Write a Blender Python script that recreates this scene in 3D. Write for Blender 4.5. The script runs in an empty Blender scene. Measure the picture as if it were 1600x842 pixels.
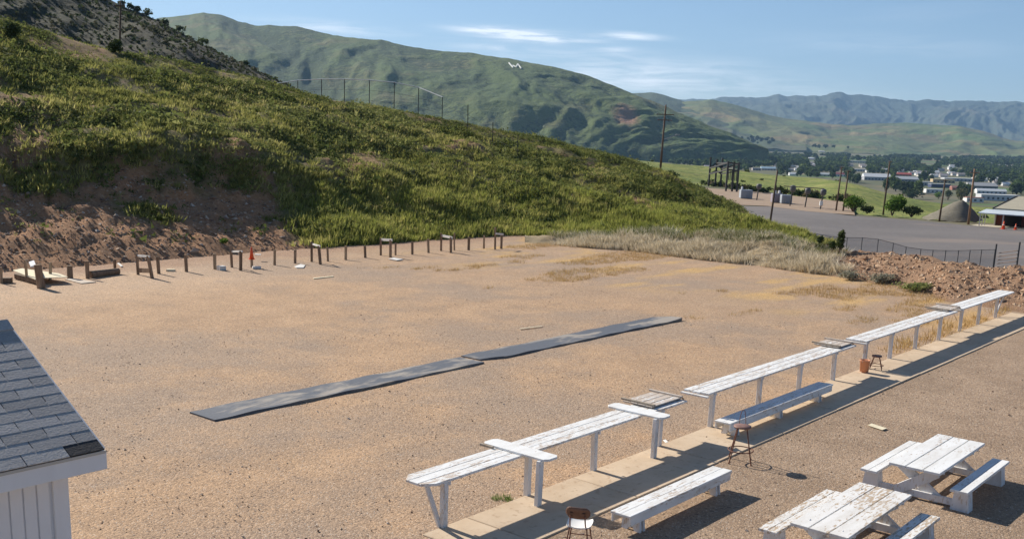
import bpy, bmesh, math, random
import numpy as np
from mathutils import Vector, Matrix
from mathutils.bvhtree import BVHTree
random.seed(7); RNG = np.random.default_rng(11)
scene = bpy.context.scene
COL = scene.collection

# ------------------------------------------------------------------ camera
F_PX, PITCH, ROLL, YP, H, AZ = 1608.15, .2147008, .0340460, 565.07, 6.6, .6943406
R0 = np.array([1, 0, 0.]); U0 = np.array([0, math.sin(PITCH), math.cos(PITCH)]); FW = np.array([0, math.cos(PITCH), -math.sin(PITCH)])
CR = math.cos(ROLL)*R0 + math.sin(ROLL)*U0; CU = -math.sin(ROLL)*R0 + math.cos(ROLL)*U0
CAMP = np.array([0, 0, H])
cam_d = bpy.data.cameras.new('camera'); cam = bpy.data.objects.new('camera', cam_d); COL.objects.link(cam)
cam_d.sensor_fit = 'HORIZONTAL'; cam_d.sensor_width = 36; cam_d.lens = F_PX*36/1600
cam_d.shift_y = (YP-421)/1600; cam_d.clip_start = .1; cam_d.clip_end = 60000
cam.matrix_world = Matrix([[CR[i], CU[i], -FW[i], CAMP[i]] for i in range(3)] + [[0, 0, 0, 1]])
scene.camera = cam
def ray(x, y): return FW + CR*(x-800)/F_PX + CU*(YP-y)/F_PX
def gp(x, y, z=0.):                       # photo pixel -> point on the level z
    d = ray(x, y); return CAMP + d*((z-H)/d[2])
def at(x, y, Y):                          # photo pixel -> point at distance Y
    d = ray(x, y); return CAMP + d*(Y/d[1])
# range axes: u runs along the firing line, v towards the targets
UX = np.array([math.sin(AZ), math.cos(AZ), 0]); VX = np.array([-math.cos(AZ), math.sin(AZ), 0])
ROTZ = math.pi/2 - AZ
def P(u, v, z=0.): return UX*u + VX*v + np.array([0, 0, z])
def uv(p): return float(p @ UX), float(p @ VX)

# ------------------------------------------------------------------ light
SUN_EL = math.radians(31)
sd = bpy.data.lights.new('sun', 'SUN'); sun = bpy.data.objects.new('sun', sd); COL.objects.link(sun)
sd.energy = 4.6; sd.angle = math.radians(.55); sd.color = (1, .93, .82)
sdir = Vector((VX[0]*math.cos(SUN_EL), VX[1]*math.cos(SUN_EL), math.sin(SUN_EL)))
sun.rotation_euler = sdir.to_track_quat('Z', 'Y').to_euler(); sun.location = (0, 0, 60)
world = bpy.data.worlds.new('World'); scene.world = world; world.use_nodes = True
scene.view_settings.view_transform = 'Standard'; scene.view_settings.look = 'None'
scene.view_settings.gamma = 1; scene.view_settings.use_curve_mapping = False
scene.view_settings.exposure = 0.78
SKY_STRENGTH = .06
scene.cycles.max_bounces = 6; scene.cycles.volume_bounces = 0; scene.cycles.transparent_max_bounces = 12
scene.cycles.use_denoising = True

class NT:                                  # small node-tree helper
    def __init__(s, tree): s.t = tree; s.n = tree.nodes; s.l = tree.links
    def new(s, typ, **kw):
        n = s.n.new(typ)
        for k, v in kw.items():
            if k == 'inp':
                for a, b in v.items(): s.set(n, a, b)
            else: setattr(n, k, v)
        return n
    def set(s, n, a, b):
        if isinstance(b, bpy.types.NodeSocket): s.l.new(b, n.inputs[a])
        elif isinstance(b, bpy.types.Node): s.l.new(b.outputs[0], n.inputs[a])
        else: n.inputs[a].default_value = b
    def math(s, op, a, b=None, c=None, clamp=False):
        n = s.new('ShaderNodeMath', operation=op, use_clamp=clamp); s.set(n, 0, a)
        if b is not None: s.set(n, 1, b)
        if c is not None: s.set(n, 2, c)
        return n.outputs[0]
    def mix(s, f, a, b, typ='MIX'):
        n = s.new('ShaderNodeMix', data_type='RGBA', blend_type=typ)
        s.set(n, 0, f)
        for k, q in ((6, a), (7, b)): s.set(n, k, q if not isinstance(q, tuple) else (*q[:3], 1))
        return n.outputs[2]
    def noise(s, vec, scale, detail=4, rough=.55, dist=0):
        n = s.new('ShaderNodeTexNoise', inp={'Scale': scale, 'Detail': detail, 'Roughness': rough, 'Distortion': dist})
        if vec is not None: s.set(n, 'Vector', vec)
        return n.outputs['Fac']
    def ramp(s, f, a, b):                  # smooth 0..1 between a and b
        n = s.new('ShaderNodeMapRange', interpolation_type='SMOOTHSTEP', inp={0: f, 1: a, 2: b}); return n.outputs[0]
    def mapping(s, vec, scale=(1, 1, 1), rot=(0, 0, 0), loc=(0, 0, 0)):
        n = s.new('ShaderNodeMapping'); s.set(n, 0, vec); n.inputs['Scale'].default_value = scale
        n.inputs['Rotation'].default_value = rot; n.inputs['Location'].default_value = loc; return n.outputs[0]

def sky_world():
    w = NT(world.node_tree)
    for n in list(w.n): w.n.remove(n)
    sk = w.new('ShaderNodeTexSky', sky_type='NISHITA'); sk.sun_disc = False
    sk.sun_elevation = SUN_EL; sk.sun_rotation = -AZ; sk.altitude = 1700; sk.air_density = 1.0; sk.dust_density = .8; sk.ozone_density = 3.2
    tc = w.new('ShaderNodeTexCoord'); sp = w.new('ShaderNodeSeparateXYZ'); w.set(sp, 0, tc.outputs['Generated'])
    az = w.math('ARCTAN2', sp.outputs[0], sp.outputs[1]); el = w.math('ARCSINE', sp.outputs[2])
    nz = w.noise(w.mapping(tc.outputs['Generated'], (9, 9, 90)), 1.6, 6, .6, .6)
    nz2 = w.noise(w.mapping(tc.outputs['Generated'], (3, 3, 26), loc=(4, 2, 0)), 1.2, 5, .55, .4)
    tot = None
    # streak clouds: photo position, half sizes (px), strength
    for x, y, sx, sy, k in ((825, 56, 78, 7.5, 1.7), (770, 49, 50, 5, .7), (988, 57, 34, 4.2, 1.7), (965, 79, 26, 5, .4), (985, 108, 190, 22, .5), (780, 77, 60, 5, .45), (520, 44, 95, 8, .5), (1000, 133, 260, 14, .4), (1390, 72, 160, 14, .12)):
        d = ray(x, y); d = d/np.linalg.norm(d); a0 = math.atan2(d[0], d[1]); e0 = math.asin(d[2])
        p = w.math('DIVIDE', w.math('SUBTRACT', az, a0), sx/F_PX)
        q = w.math('DIVIDE', w.math('ADD', w.math('SUBTRACT', el, e0), w.math('MULTIPLY', w.math('SUBTRACT', az, a0), ROLL)), sy/F_PX)
        g = w.math('EXPONENT', w.math('MULTIPLY', w.math('ADD', w.math('MULTIPLY', p, p), w.math('MULTIPLY', q, q)), -1.0))
        g = w.math('MULTIPLY', g, k); tot = g if tot is None else w.math('ADD', tot, g)
    m = w.math('MULTIPLY', tot, w.math('ADD', w.math('MULTIPLY', w.ramp(nz, .32, .7), 1.2), .12))
    thin = w.math('MULTIPLY', w.ramp(nz2, .58, .88), .1)
    m = w.math('ADD', m, thin, clamp=True)
    col = w.mix(m, sk.outputs[0], (13.5, 13.8, 14.2))
    bg = w.new('ShaderNodeBackground', inp={0: col, 1: SKY_STRENGTH}); out = w.new('ShaderNodeOutputWorld'); w.set(out, 0, bg)
sky_world()

# ------------------------------------------------------------------ materials
MATS = {}
def mat(name, build=None, color=None, rough=.85, bump=None):
    if name in MATS: return MATS[name]
    m = bpy.data.materials.new(name); m.use_nodes = True; t = NT(m.node_tree)
    b = t.n['Principled BSDF']; b.inputs['Roughness'].default_value = rough
    b.inputs['Specular IOR Level'].default_value = .25
    if color: b.inputs['Base Color'].default_value = (*color, 1)
    if build: build(t, b)
    MATS[name] = m; return m
def obj_co(t): return t.new('ShaderNodeTexCoord').outputs['Object']
def add_bump(t, b, h, strength=.5, dist=.02):
    n = t.new('ShaderNodeBump', inp={'Height': h, 'Strength': strength, 'Distance': dist}); t.set(b, 'Normal', n.outputs[0])
def varied(name, c1, c2, scale=6, rough=.85, stretch=(1, 1, 1), bump=.0, rnd=.0, c3=None):
    def bld(t, b):
        co = t.mapping(obj_co(t), stretch)
        oi = t.new('ShaderNodeObjectInfo')
        v = t.new('ShaderNodeVectorMath', operation='ADD'); t.set(v, 0, co)
        cx = t.new('ShaderNodeCombineXYZ'); t.set(cx, 0, t.math('MULTIPLY', oi.outputs['Random'], 37.)); t.set(v, 1, cx)
        n = t.noise(v.outputs[0], scale, 6, .62)
        c = t.mix(t.ramp(n, .3, .7), c1, c2)
        if c3: c = t.mix(t.ramp(t.noise(v.outputs[0], scale*5, 4, .6), .56, .68), c, c3)
        if rnd: c = t.mix(1, c, t.new('ShaderNodeCombineColor', inp={0: t.math('MULTIPLY_ADD', oi.outputs['Random'], rnd, 1-rnd/2), 1: t.math('MULTIPLY_ADD', oi.outputs['Random'], rnd, 1-rnd/2), 2: t.math('MULTIPLY_ADD', oi.outputs['Random'], rnd, 1-rnd/2)}).outputs[0], 'MULTIPLY')
        t.set(b, 'Base Color', c)
        if bump: add_bump(t, b, n, bump, .02)
    return mat(name, bld, rough=rough)
def paint(name, wear, base=(.8, .8, .79), wood=(.40, .34, .285), stretch=(.28, 1, 1)):
    def bld(t, b):
        co = t.mapping(obj_co(t), stretch); oi = t.new('ShaderNodeObjectInfo')
        v = t.new('ShaderNodeVectorMath', operation='ADD'); t.set(v, 0, co)
        cx = t.new('ShaderNodeCombineXYZ'); t.set(cx, 0, t.math('MULTIPLY', oi.outputs['Random'], 53.)); t.set(cx, 1, t.math('MULTIPLY', oi.outputs['Random'], 91.)); t.set(v, 1, cx)
        n1 = t.noise(v.outputs[0], 22, 6, .68); n2 = t.noise(v.outputs[0], 2.2, 3, .5); n3 = t.noise(v.outputs[0], 90, 3, .6)
        k = t.math('ADD', n1, t.math('MULTIPLY', n2, .5))
        chip = t.ramp(k, .98-wear, 1.04-wear)
        grime = t.mix(t.ramp(t.noise(v.outputs[0], 5, 5, .6), .35, .75), base, tuple(c*.84*(1, .975, .94)[i] for i, c in enumerate(base)))
        wd = t.mix(n3, wood, tuple(c*1.7 for c in wood))
        t.set(b, 'Base Color', t.mix(chip, grime, wd))
        add_bump(t, b, t.math('SUBTRACT', t.math('MULTIPLY', n3, .4), t.math('MULTIPLY', chip, .6)), .4, .006)
        b.inputs['Roughness'].default_value = .62
    return mat(name, bld)
def vcol(name, rough=.8, trans=.25):
    def bld(t, b):
        a = t.new('ShaderNodeAttribute', attribute_name='col')
        t.set(b, 'Base Color', a.outputs['Color'])
        tr = t.new('ShaderNodeBsdfTranslucent'); t.set(tr, 0, a.outputs['Color'])
        mx = t.new('ShaderNodeMixShader', inp={0: trans, 1: b, 2: tr}); t.set(t.n['Material Output'], 0, mx)
        b.inputs['Specular IOR Level'].default_value = .1
    return mat(name, bld, rough=rough)

# ------------------------------------------------------------------ mesh helpers
def tag(o, label=None, cat=None, group=None, kind=None):
    if label: o['label'] = label
    if cat: o['category'] = cat
    if group: o['group'] = group
    if kind: o['kind'] = kind
    return o
def empty(name, loc, rz=0., label=None, cat=None, group=None):
    o = bpy.data.objects.new(name, None); COL.objects.link(o); o.empty_display_size = .2
    o.location = loc; o.rotation_euler = (0, 0, rz); return tag(o, label, cat, group)
def link_mesh(name, me, m=None, parent=None):
    o = bpy.data.objects.new(name, me); COL.objects.link(o)
    if m and not me.materials: me.materials.append(m)
    if parent: o.parent = parent
    return o
class MB:
    def __init__(s): s.v = []; s.f = []
    def add(s, vs, fs):
        n = len(s.v); s.v += [tuple(map(float, q)) for q in vs]; s.f += [tuple(i+n for i in f) for f in fs]; return s
    def box(s, c, d, M=None, bev=0.):
        x, y, z = (q/2 for q in d)
        if bev:
            bm = bmesh.new(); bmesh.ops.create_cube(bm, size=1)
            for q in bm.verts: q.co = Vector((q.co.x*d[0], q.co.y*d[1], q.co.z*d[2]))
            bmesh.ops.bevel(bm, geom=bm.edges[:], offset=min(bev, min(d)*.3), segments=1, affect='EDGES')
            bm.verts.index_update(); vs = [Vector(q.co) for q in bm.verts]; fs = [[q.index for q in f.verts] for f in bm.faces]; bm.free()
        else:
            vs = [Vector(q) for q in ((-x, -y, -z), (x, -y, -z), (x, y, -z), (-x, y, -z), (-x, -y, z), (x, -y, z), (x, y, z), (-x, y, z))]
            fs = [(0, 3, 2, 1), (4, 5, 6, 7), (0, 1, 5, 4), (1, 2, 6, 5), (2, 3, 7, 6), (3, 0, 4, 7)]
        if M is not None: vs = [M @ q for q in vs]
        return s.add([q+Vector(c) for q in vs], fs)
    def beam(s, a, b, w, h, up=(0, 0, 1), bev=0.):      # box from a to b, w across, h along 'up'
        a = Vector(a); b = Vector(b); x = (b-a).normalized(); u = Vector(up)
        if abs(x.dot(u)) > .98: u = Vector((1, 0, 0))
        y = u.cross(x).normalized(); z = x.cross(y)
        M = Matrix((x, y, z)).transposed()
        return s.box((a+b)/2, ((b-a).length, w, h), M, bev)
    def cyl(s, a, b, r0, r1=None, n=8, cap=True):
        r1 = r0 if r1 is None else r1; a = Vector(a); b = Vector(b); x = (b-a).normalized()
        u = Vector((0, 0, 1)) if abs(x.z) < .95 else Vector((1, 0, 0)); y = u.cross(x).normalized(); z = x.cross(y)
        vs = []
        for c, r in ((a, r0), (b, r1)):
            for k in range(n):
                t = 2*math.pi*k/n; vs.append(c + y*(r*math.cos(t)) + z*(r*math.sin(t)))
        fs = [(k, (k+1) % n, n+(k+1) % n, n+k) for k in range(n)]
        if cap: fs += [tuple(range(n-1, -1, -1)), tuple(range(n, 2*n))]
        return s.add(vs, fs)
    def tube(s, pts, r, n=6):
        for a, b in zip(pts[:-1], pts[1:]): s.cyl(a, b, r, r, n)
        return s
    def prism(s, pts, z0, z1, M=None):
        n = len(pts); vs = [Vector((x, y, z0)) for x, y in pts] + [Vector((x, y, z1)) for x, y in pts]
        if M is not None: vs = [M @ q for q in vs]
        return s.add(vs, [tuple(range(n-1, -1, -1)), tuple(range(n, 2*n))] + [(k, (k+1) % n, n+(k+1) % n, n+k) for k in range(n)])
    def lathe(s, prof, c=(0, 0, 0), n=14):
        c = Vector(c); vs = []
        for r, z in prof:
            for k in range(n): t = 2*math.pi*k/n; vs.append(c+Vector((r*math.cos(t), r*math.sin(t), z)))
        fs = []
        for i in range(len(prof)-1):
            for k in range(n): fs.append((i*n+k, i*n+(k+1) % n, (i+1)*n+(k+1) % n, (i+1)*n+k))
        fs += [tuple(range(n-1, -1, -1)), tuple(range((len(prof)-1)*n, len(prof)*n))]
        return s.add(vs, fs)
    def mesh(s, name):
        me = bpy.data.meshes.new(name); me.from_pydata(s.v, [], s.f); me.update(); return me
    def obj(s, name, m, parent=None, smooth=False):
        me = s.mesh(name)
        if smooth: me.shade_smooth()
        return link_mesh(name, me, m, parent)

# ------------------------------------------------------------------ numpy noise
def _hash(ix, iy, seed):
    h = (ix.astype(np.int64)*374761393 + iy.astype(np.int64)*668265263 + seed*974711) & 0xffffffff
    h = ((h ^ (h >> 13))*1274126177) & 0xffffffff
    return ((h ^ (h >> 16)) & 0xffffff)/float(0xffffff)
def vnoise(x, y, seed=0):
    x = np.asarray(x, float); y = np.asarray(y, float)
    ix = np.floor(x); iy = np.floor(y); fx = x-ix; fy = y-iy
    fx = fx*fx*fx*(fx*(fx*6-15)+10); fy = fy*fy*fy*(fy*(fy*6-15)+10)
    a = _hash(ix, iy, seed); b = _hash(ix+1, iy, seed); c = _hash(ix, iy+1, seed); d = _hash(ix+1, iy+1, seed)
    return (a*(1-fx)+b*fx)*(1-fy) + (c*(1-fx)+d*fx)*fy
def fbm(x, y, seed=0, octv=5, gain=.5, ridged=False):
    s = 0; a = 1; n = 0
    for k in range(octv):
        q = vnoise(x*2**k+17*k, y*2**k-9*k, seed+k)
        if ridged: q = 1-abs(2*q-1)
        s = s+a*q; n += a; a *= gain
    return s/n
def sstep(a, b, x):
    t = np.clip((np.asarray(x, float)-a)/(b-a), 0, 1); return t*t*(3-2*t)
def grid_mesh(name, G, smooth=True):                # G: (n, m, 3)
    n, m = G.shape[:2]; me = bpy.data.meshes.new(name)
    idx = np.arange(n*m).reshape(n, m)
    q = np.stack([idx[:-1, :-1], idx[1:, :-1], idx[1:, 1:], idx[:-1, 1:]], -1).reshape(-1, 4)
    me.vertices.add(n*m); me.vertices.foreach_set('co', G.reshape(-1).astype(np.float32))
    me.loops.add(len(q)*4); me.loops.foreach_set('vertex_index', q.reshape(-1).astype(np.int32))
    me.polygons.add(len(q)); me.polygons.foreach_set('loop_start', np.arange(0, len(q)*4, 4, dtype=np.int32))
    me.update(calc_edges=True); me.validate()
    if smooth: me.shade_smooth()
    return me
def soup_mesh(name, V, col=None, nper=3):           # V: (nfaces, nper, 3) loose faces
    nf = len(V); me = bpy.data.meshes.new(name)
    me.vertices.add(nf*nper); me.vertices.foreach_set('co', V.reshape(-1).astype(np.float32))
    me.loops.add(nf*nper); me.loops.foreach_set('vertex_index', np.arange(nf*nper, dtype=np.int32))
    me.polygons.add(nf); me.polygons.foreach_set('loop_start', np.arange(0, nf*nper, nper, dtype=np.int32))
    me.update(calc_edges=True)
    if col is not None:
        a = me.color_attributes.new('col', 'FLOAT_COLOR', 'POINT')
        c = np.ones((nf*nper, 4), np.float32); c[:, :3] = np.repeat(col, nper, 0) if len(col) == nf else col
        a.data.foreach_set('color', c.reshape(-1))
    return me
def point_attr(me, name, vals):
    a = me.attributes.new(name, 'FLOAT', 'POINT'); a.data.foreach_set('value', np.asarray(vals, np.float32).reshape(-1))
def tuft_faces(pts, hts, nb, width, spread, cols, seed=0, lean=.5):
    r = np.random.default_rng(seed); n = len(pts)
    p = np.repeat(pts, nb, 0); h = np.repeat(hts, nb)*r.uniform(.55, 1.1, n*nb)
    a = r.uniform(0, 2*math.pi, n*nb); rad = np.repeat(hts, nb)*spread*np.sqrt(r.uniform(0, 1, n*nb))
    b = p + np.stack([np.cos(a)*rad, np.sin(a)*rad, np.zeros(n*nb)], -1)
    a2 = a + r.normal(0, .6, n*nb); ln = h*lean*r.uniform(.1, 1, n*nb)
    tip = b + np.stack([np.cos(a2)*ln, np.sin(a2)*ln, h], -1)
    wa = r.uniform(0, 2*math.pi, n*nb); w = np.repeat(hts, nb)*width*r.uniform(.6, 1.3, n*nb)
    side = np.stack([np.cos(wa)*w, np.sin(wa)*w, np.zeros(n*nb)], -1)
    b0 = b - np.array([0, 0, .03])
    V = np.stack([b0-side, b0+side, tip], 1)
    c = np.repeat(cols, nb, 0)*r.uniform(.75, 1.25, (n*nb, 1))
    return V, c
def leaf_faces(n, radii, size, seed=0, lobes=5, shell=.45, flat=.0):
    r = np.random.default_rng(seed); C = []
    for k in range(lobes):
        d = r.normal(size=3); d /= np.linalg.norm(d); C.append((d*np.array([.5, .5, .42])*r.uniform(.5, 1.05), r.uniform(.38, .62)))
    C.append((np.zeros(3), .62))
    i = r.integers(0, len(C), n); cen = np.array([C[k][0] for k in i]); rr = np.array([C[k][1] for k in i])
    d = r.normal(size=(n, 3)); d /= np.linalg.norm(d, axis=1)[:, None]
    pos = (cen + d*(rr*r.uniform(shell, 1.05, n))[:, None])*np.array(radii)
    t1 = r.normal(size=(n, 3)); t1 /= np.linalg.norm(t1, axis=1)[:, None]
    t2 = np.cross(t1, d + r.normal(0, .5, (n, 3))); t2 /= np.linalg.norm(t2, axis=1)[:, None]
    s = size*r.uniform(.5, 1.4, n)[:, None]
    V = np.stack([pos-t1*s, pos+t2*s*.9, pos+t1*s-t2*s*.25], 1)
    return V
def rock_soup(pts, sz, seed=0, flat=.6):             # rough octahedra
    r = np.random.default_rng(seed); n = len(pts)
    o = np.array([[1, 0, 0], [0, 1, 0], [-1, 0, 0], [0, -1, 0], [0, 0, 1], [0, 0, -1.]])
    v = o[None]*r.uniform(.6, 1.3, (n, 6, 1))*np.array([1, 1, flat]) + r.normal(0, .22, (n, 6, 3))
    a = r.uniform(0, 6.28, n); c, s = np.cos(a), np.sin(a)
    x = v[..., 0]*c[:, None]-v[..., 1]*s[:, None]; y = v[..., 0]*s[:, None]+v[..., 1]*c[:, None]
    v = np.stack([x, y, v[..., 2]], -1)*sz[:, None, None] + pts[:, None, :]
    F = np.array([[0, 1, 4], [1, 2, 4], [2, 3, 4], [3, 0, 4], [1, 0, 5], [2, 1, 5], [3, 2, 5], [0, 3, 5]])
    return v[:, F].reshape(-1, 3, 3)

# ================================================================== TERRAIN
def zground(x, y):
    x = np.asarray(x, float); y = np.asarray(y, float)
    u = x*UX[0]+y*UX[1]; v = x*VX[0]+y*VX[1]; r = np.hypot(x, y)
    z = -5*sstep(60, 78, u) * sstep(-60, -10, y)
    k = sstep(.18, .33, np.arctan2(x, np.maximum(y, 1e-3))); r0 = 310-122*k; r1 = 760-330*k
    z = z - 37*sstep(0, 1, (r-r0)/(r1-r0)) + 32*sstep(1700, 6000, r)
    return z
def ramp_pts(tbl, x):
    t = np.array(tbl, float); return np.interp(x, t[:, 0], t[:, 1])

def build_ground():
    az = np.linspace(0, 2*math.pi, 241); rr = np.concatenate([[0], np.geomspace(3, 15500, 150)])
    A, R = np.meshgrid(az, rr, indexing='ij'); X = R*np.sin(A); Y = R*np.cos(A)
    Z = zground(X, Y) - .06
    Z += (fbm(X/260, Y/260, 3)-.5)*6*sstep(800, 2500, R)
    me = grid_mesh('ground', np.stack([X, Y, Z], -1)[:, ::-1])
    def bld(t, b):
        co = obj_co(t)
        n1 = t.noise(co, .0022, 5, .6); n2 = t.noise(co, .012, 5, .65); n3 = t.noise(t.mapping(co, (1, 2.4, 1), (0, 0, .4)), .0016, 2, .5)
        c = t.mix(t.ramp(n1, .38, .62), (.15, .135, .09), (.09, .105, .05))
        c = t.mix(t.ramp(n2, .45, .7), c, (.21, .165, .095))
        c = t.mix(t.ramp(n3, .58, .62), c, (.08, .14, .04))
        t.set(b, 'Base Color', c); b.inputs['Roughness'].default_value = .95
    tag(link_mesh('ground', me, mat('valley_floor', bld)), kind='structure')
build_ground()

def gravel_mat():
    def bld(t, b):
        co = obj_co(t); sp = t.new('ShaderNodeSeparateXYZ'); t.set(sp, 0, co); u, v = sp.outputs[0], sp.outputs[1]
        big = t.noise(co, .11, 5, .6, .4); mid = t.noise(co, .55, 5, .62); fine = t.noise(co, 9, 4, .7)
        st = t.noise(t.mapping(co, (.35, 1, 1), (0, 0, .25)), .3, 4, .6)
        vo = t.new('ShaderNodeTexVoronoi', inp={'Scale': 24.}); t.set(vo, 'Vector', co)
        vo2 = t.new('ShaderNodeTexVoronoi', inp={'Scale': 55.}); t.set(vo2, 'Vector', co)
        cell = t.new('ShaderNodeSeparateColor'); t.set(cell, 0, vo.outputs['Color'])
        cell2 = t.new('ShaderNodeSeparateColor'); t.set(cell2, 0, vo2.outputs['Color'])
        c = t.mix(t.ramp(mid, .3, .72), (.475, .312, .188), (.395, .258, .156))
        stony = t.math('MULTIPLY', t.ramp(t.math('ADD', big, t.math('MULTIPLY', mid, .45)), .62, .86), .8)
        near = t.math('MULTIPLY', t.ramp(v, 17., 12.5), t.ramp(mid, .25, .6))
        stony = t.math('MAXIMUM', stony, t.math('MULTIPLY', near, .75))
        far = t.math('MULTIPLY', t.ramp(u, 26., 46.), t.ramp(st, .32, .62))
        stony = t.math('MAXIMUM', stony, t.math('MULTIPLY', far, .62))
        c = t.mix(stony, c, (.33, .245, .18))
        # pale trodden strip before the targets
        c = t.mix(t.math('MULTIPLY', t.math('MULTIPLY', t.ramp(v, 34., 40.), t.ramp(u, 34., 24.)), .55), c, (.56, .39, .255))
        # dry yellow growth at the far end
        ye = t.math('MULTIPLY', t.ramp(t.math('ADD', u, t.math('MULTIPLY', t.math('SUBTRACT', big, .5), 14.)), 36.5, 43.), t.ramp(st, .5, .63))
        c = t.mix(t.math('MULTIPLY', ye, .8), c, (.55, .345, .13))
        # browner crushed stone behind the firing line
        c = t.mix(t.ramp(t.math('ADD', v, t.math('MULTIPLY', t.math('SUBTRACT', mid, .5), .5)), 10.35, 9.85), c, t.mix(t.ramp(mid, .3, .7), (.28, .196, .132), (.365, .26, .178)))
        # reddish rubble washed down from the bank
        c = t.mix(t.ramp(t.math('ADD', v, t.math('MULTIPLY', t.math('SUBTRACT', mid, .5), 5.)), 42.6, 45.5), c, t.mix(t.ramp(fine, .4, .65), (.30, .185, .12), (.45, .29, .185)))
        # stones: light and dark cells
        peb = t.ramp(cell.outputs[0], .1, .95)
        c = t.mix(1, c, t.mix(peb, (.84, .84, .85), (1.16, 1.16, 1.15)), 'MULTIPLY')
        c = t.mix(.8, c, t.mix(cell2.outputs[0], (.74, .74, .75), (1.28, 1.28, 1.27)), 'MULTIPLY')
        c = t.mix(t.math('MULTIPLY', t.ramp(cell2.outputs[1], .955, .985), .8), c, (.6, .55, .48))
        c = t.mix(t.math('MULTIPLY', t.ramp(cell.outputs[1], .95, .985), .7), c, (.13, .09, .07))
        t.set(b, 'Base Color', c); b.inputs['Roughness'].default_value = .95
        hgt = t.math('ADD', t.math('MULTIPLY', vo.outputs['Distance'], -.8), t.math('MULTIPLY', fine, 1.0))
        hgt = t.math('ADD', hgt, t.math('MULTIPLY', vo2.outputs['Distance'], -.5))
        add_bump(t, b, t.math('ADD', hgt, t.math('MULTIPLY', mid, 1.5)), .55, .025)
    return mat('range_gravel', bld)
def build_yard():
    us = np.linspace(-14, 62, 300); vs = np.linspace(-26, 47, 260)
    A, B = np.meshgrid(us, vs, indexing='ij')
    Z = (fbm(A*.5, B*.5, 5)-.5)*.05 - .0
    calm = np.exp(-((B-10.8)/1.6)**2); Z = Z*(1-calm) + .0
    me = grid_mesh('range_ground', np.stack([A, B, Z], -1))
    o = link_mesh('range_ground', me, gravel_mat()); o.rotation_euler = (0, 0, ROTZ); tag(o, kind='structure')
build_yard()

# ---- backstop hill: lofted from toe, top of scree, lip, ridge, back
XS = np.linspace(-330, 1300, 330)
toe_y = ramp_pts([(-330, 468), (-200, 452), (0, 432), (200, 416), (400, 399), (600, 384), (780, 372), (900, 371), (1000, 371), (1100, 371), (1200, 371), (1240, 372), (1300, 380)], XS)
rid_y = ramp_pts([(-330, -70), (-100, 0), (0, 27), (40, 42), (100, 57), (180, 80), (250, 91), (320, 106), (400, 122), (450, 137), (520, 156), (600, 170), (650, 177), (700, 186), (750, 197), (800, 208), (870, 219), (960, 243), (1000, 253), (1040, 268), (1071, 285), (1104, 299), (1133, 313), (1171, 332), (1202, 349), (1228, 362), (1260, 372), (1300, 384)], XS)
rid_d = ramp_pts([(-330, 74), (0, 86), (400, 96), (700, 103), (900, 106), (1000, 106), (1100, 100), (1200, 88), (1260, 84), (1300, 82)], XS)
def hill_rows():
    toe = np.array([gp(x, y, -.12) for x, y in zip(XS, toe_y)])
    toe[:, 1] = np.where(toe[:, 1] > 74, 74, toe[:, 1])
    rid = np.array([at(x, y, d) for x, y, d in zip(XS, rid_y, rid_d)])
    dx = rid-toe
    def off(dd, zz):
        w = (dd/np.maximum(dx[:, 1], 5))[:, None]; q = toe + dx*np.minimum(w, .8); q[:, 2] = zz; return q
    r1 = off(ramp_pts([(-330, 8), (0, 8), (400, 8), (520, 7), (620, 6), (1300, 5)], XS), ramp_pts([(-330, 2.55), (0, 2.5), (300, 2.45), (420, 2.2), (520, 1.8), (620, 1.4), (700, 1.4), (900, 1.1), (1100, .9), (1200, .3), (1300, -.3)], XS))
    r2 = off(ramp_pts([(-330, 12.2), (0, 12.3), (400, 12.6), (600, 13), (1000, 13), (1300, 11)], XS), ramp_pts([(-330, 5.6), (0, 5.5), (300, 5.35), (450, 4.8), (600, 4.0), (780, 3.4), (950, 2.6), (1060, 1.8), (1150, .7), (1230, -.4), (1300, -1.3)], XS))
    back = rid.copy(); back += (rid/np.linalg.norm(rid[:, :2], axis=1)[:, None])*np.array([16, 16, 0]); back[:, 2] = rid[:, 2]-.3
    back[:, 2] -= ramp_pts([(-330, 0), (350, .3), (600, 1.2), (900, 3), (1300, 4)], XS)
    bk2 = rid.copy(); bk2 += (rid/np.linalg.norm(rid[:, :2], axis=1)[:, None])*np.array([75, 75, 0]); bk2[:, 2] = np.minimum(rid[:, 2]-6, -9)
    return [toe, r1, r2, rid, back, bk2]
ROWS = hill_rows()
HT = np.concatenate([np.linspace(0, 1, 22)[:-1], np.linspace(1, 2, 26)[:-1], np.linspace(2, 3, 60)[:-1], np.linspace(3, 4, 8)[:-1], np.linspace(4, 5, 6)])
def loft(rows, ts):
    R = np.stack(rows, 1); n = R.shape[1]; G = np.zeros((R.shape[0], len(ts), 3))
    for j, t in enumerate(ts):
        i = min(int(t), n-2); f = t-i; G[:, j] = R[:, i]*(1-f)+R[:, i+1]*f
    for _ in range(2):
        G[:, 1:-1, 2] = .25*G[:, :-2, 2]+.5*G[:, 1:-1, 2]+.25*G[:, 2:, 2]
    return G
HG = loft(ROWS, HT)
_tt = np.broadcast_to(HT[None], HG.shape[:2]); _xx = np.broadcast_to(XS[:, None], HG.shape[:2])
gx, gy = HG[..., 0], HG[..., 1]
amp = sstep(0, .3, _tt)*(1-.75*sstep(2.7, 3, _tt))
HG[..., 2] += amp*((fbm(gx*.22, gy*.22, 21, 5)-.5)*1.5*(1-.6*sstep(1.7,.6,_tt)*sstep(560,430,_xx)) + (fbm(gx*.9, gy*.9, 22, 3)-.5)*.5*sstep(0, .6, _tt) + (fbm(gx*2.1, gy*2.1, 23, 3)-.5)*.32*sstep(0, .3, _tt)*sstep(2.2, 1.4, _tt)*sstep(600, 460, _xx))
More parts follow.
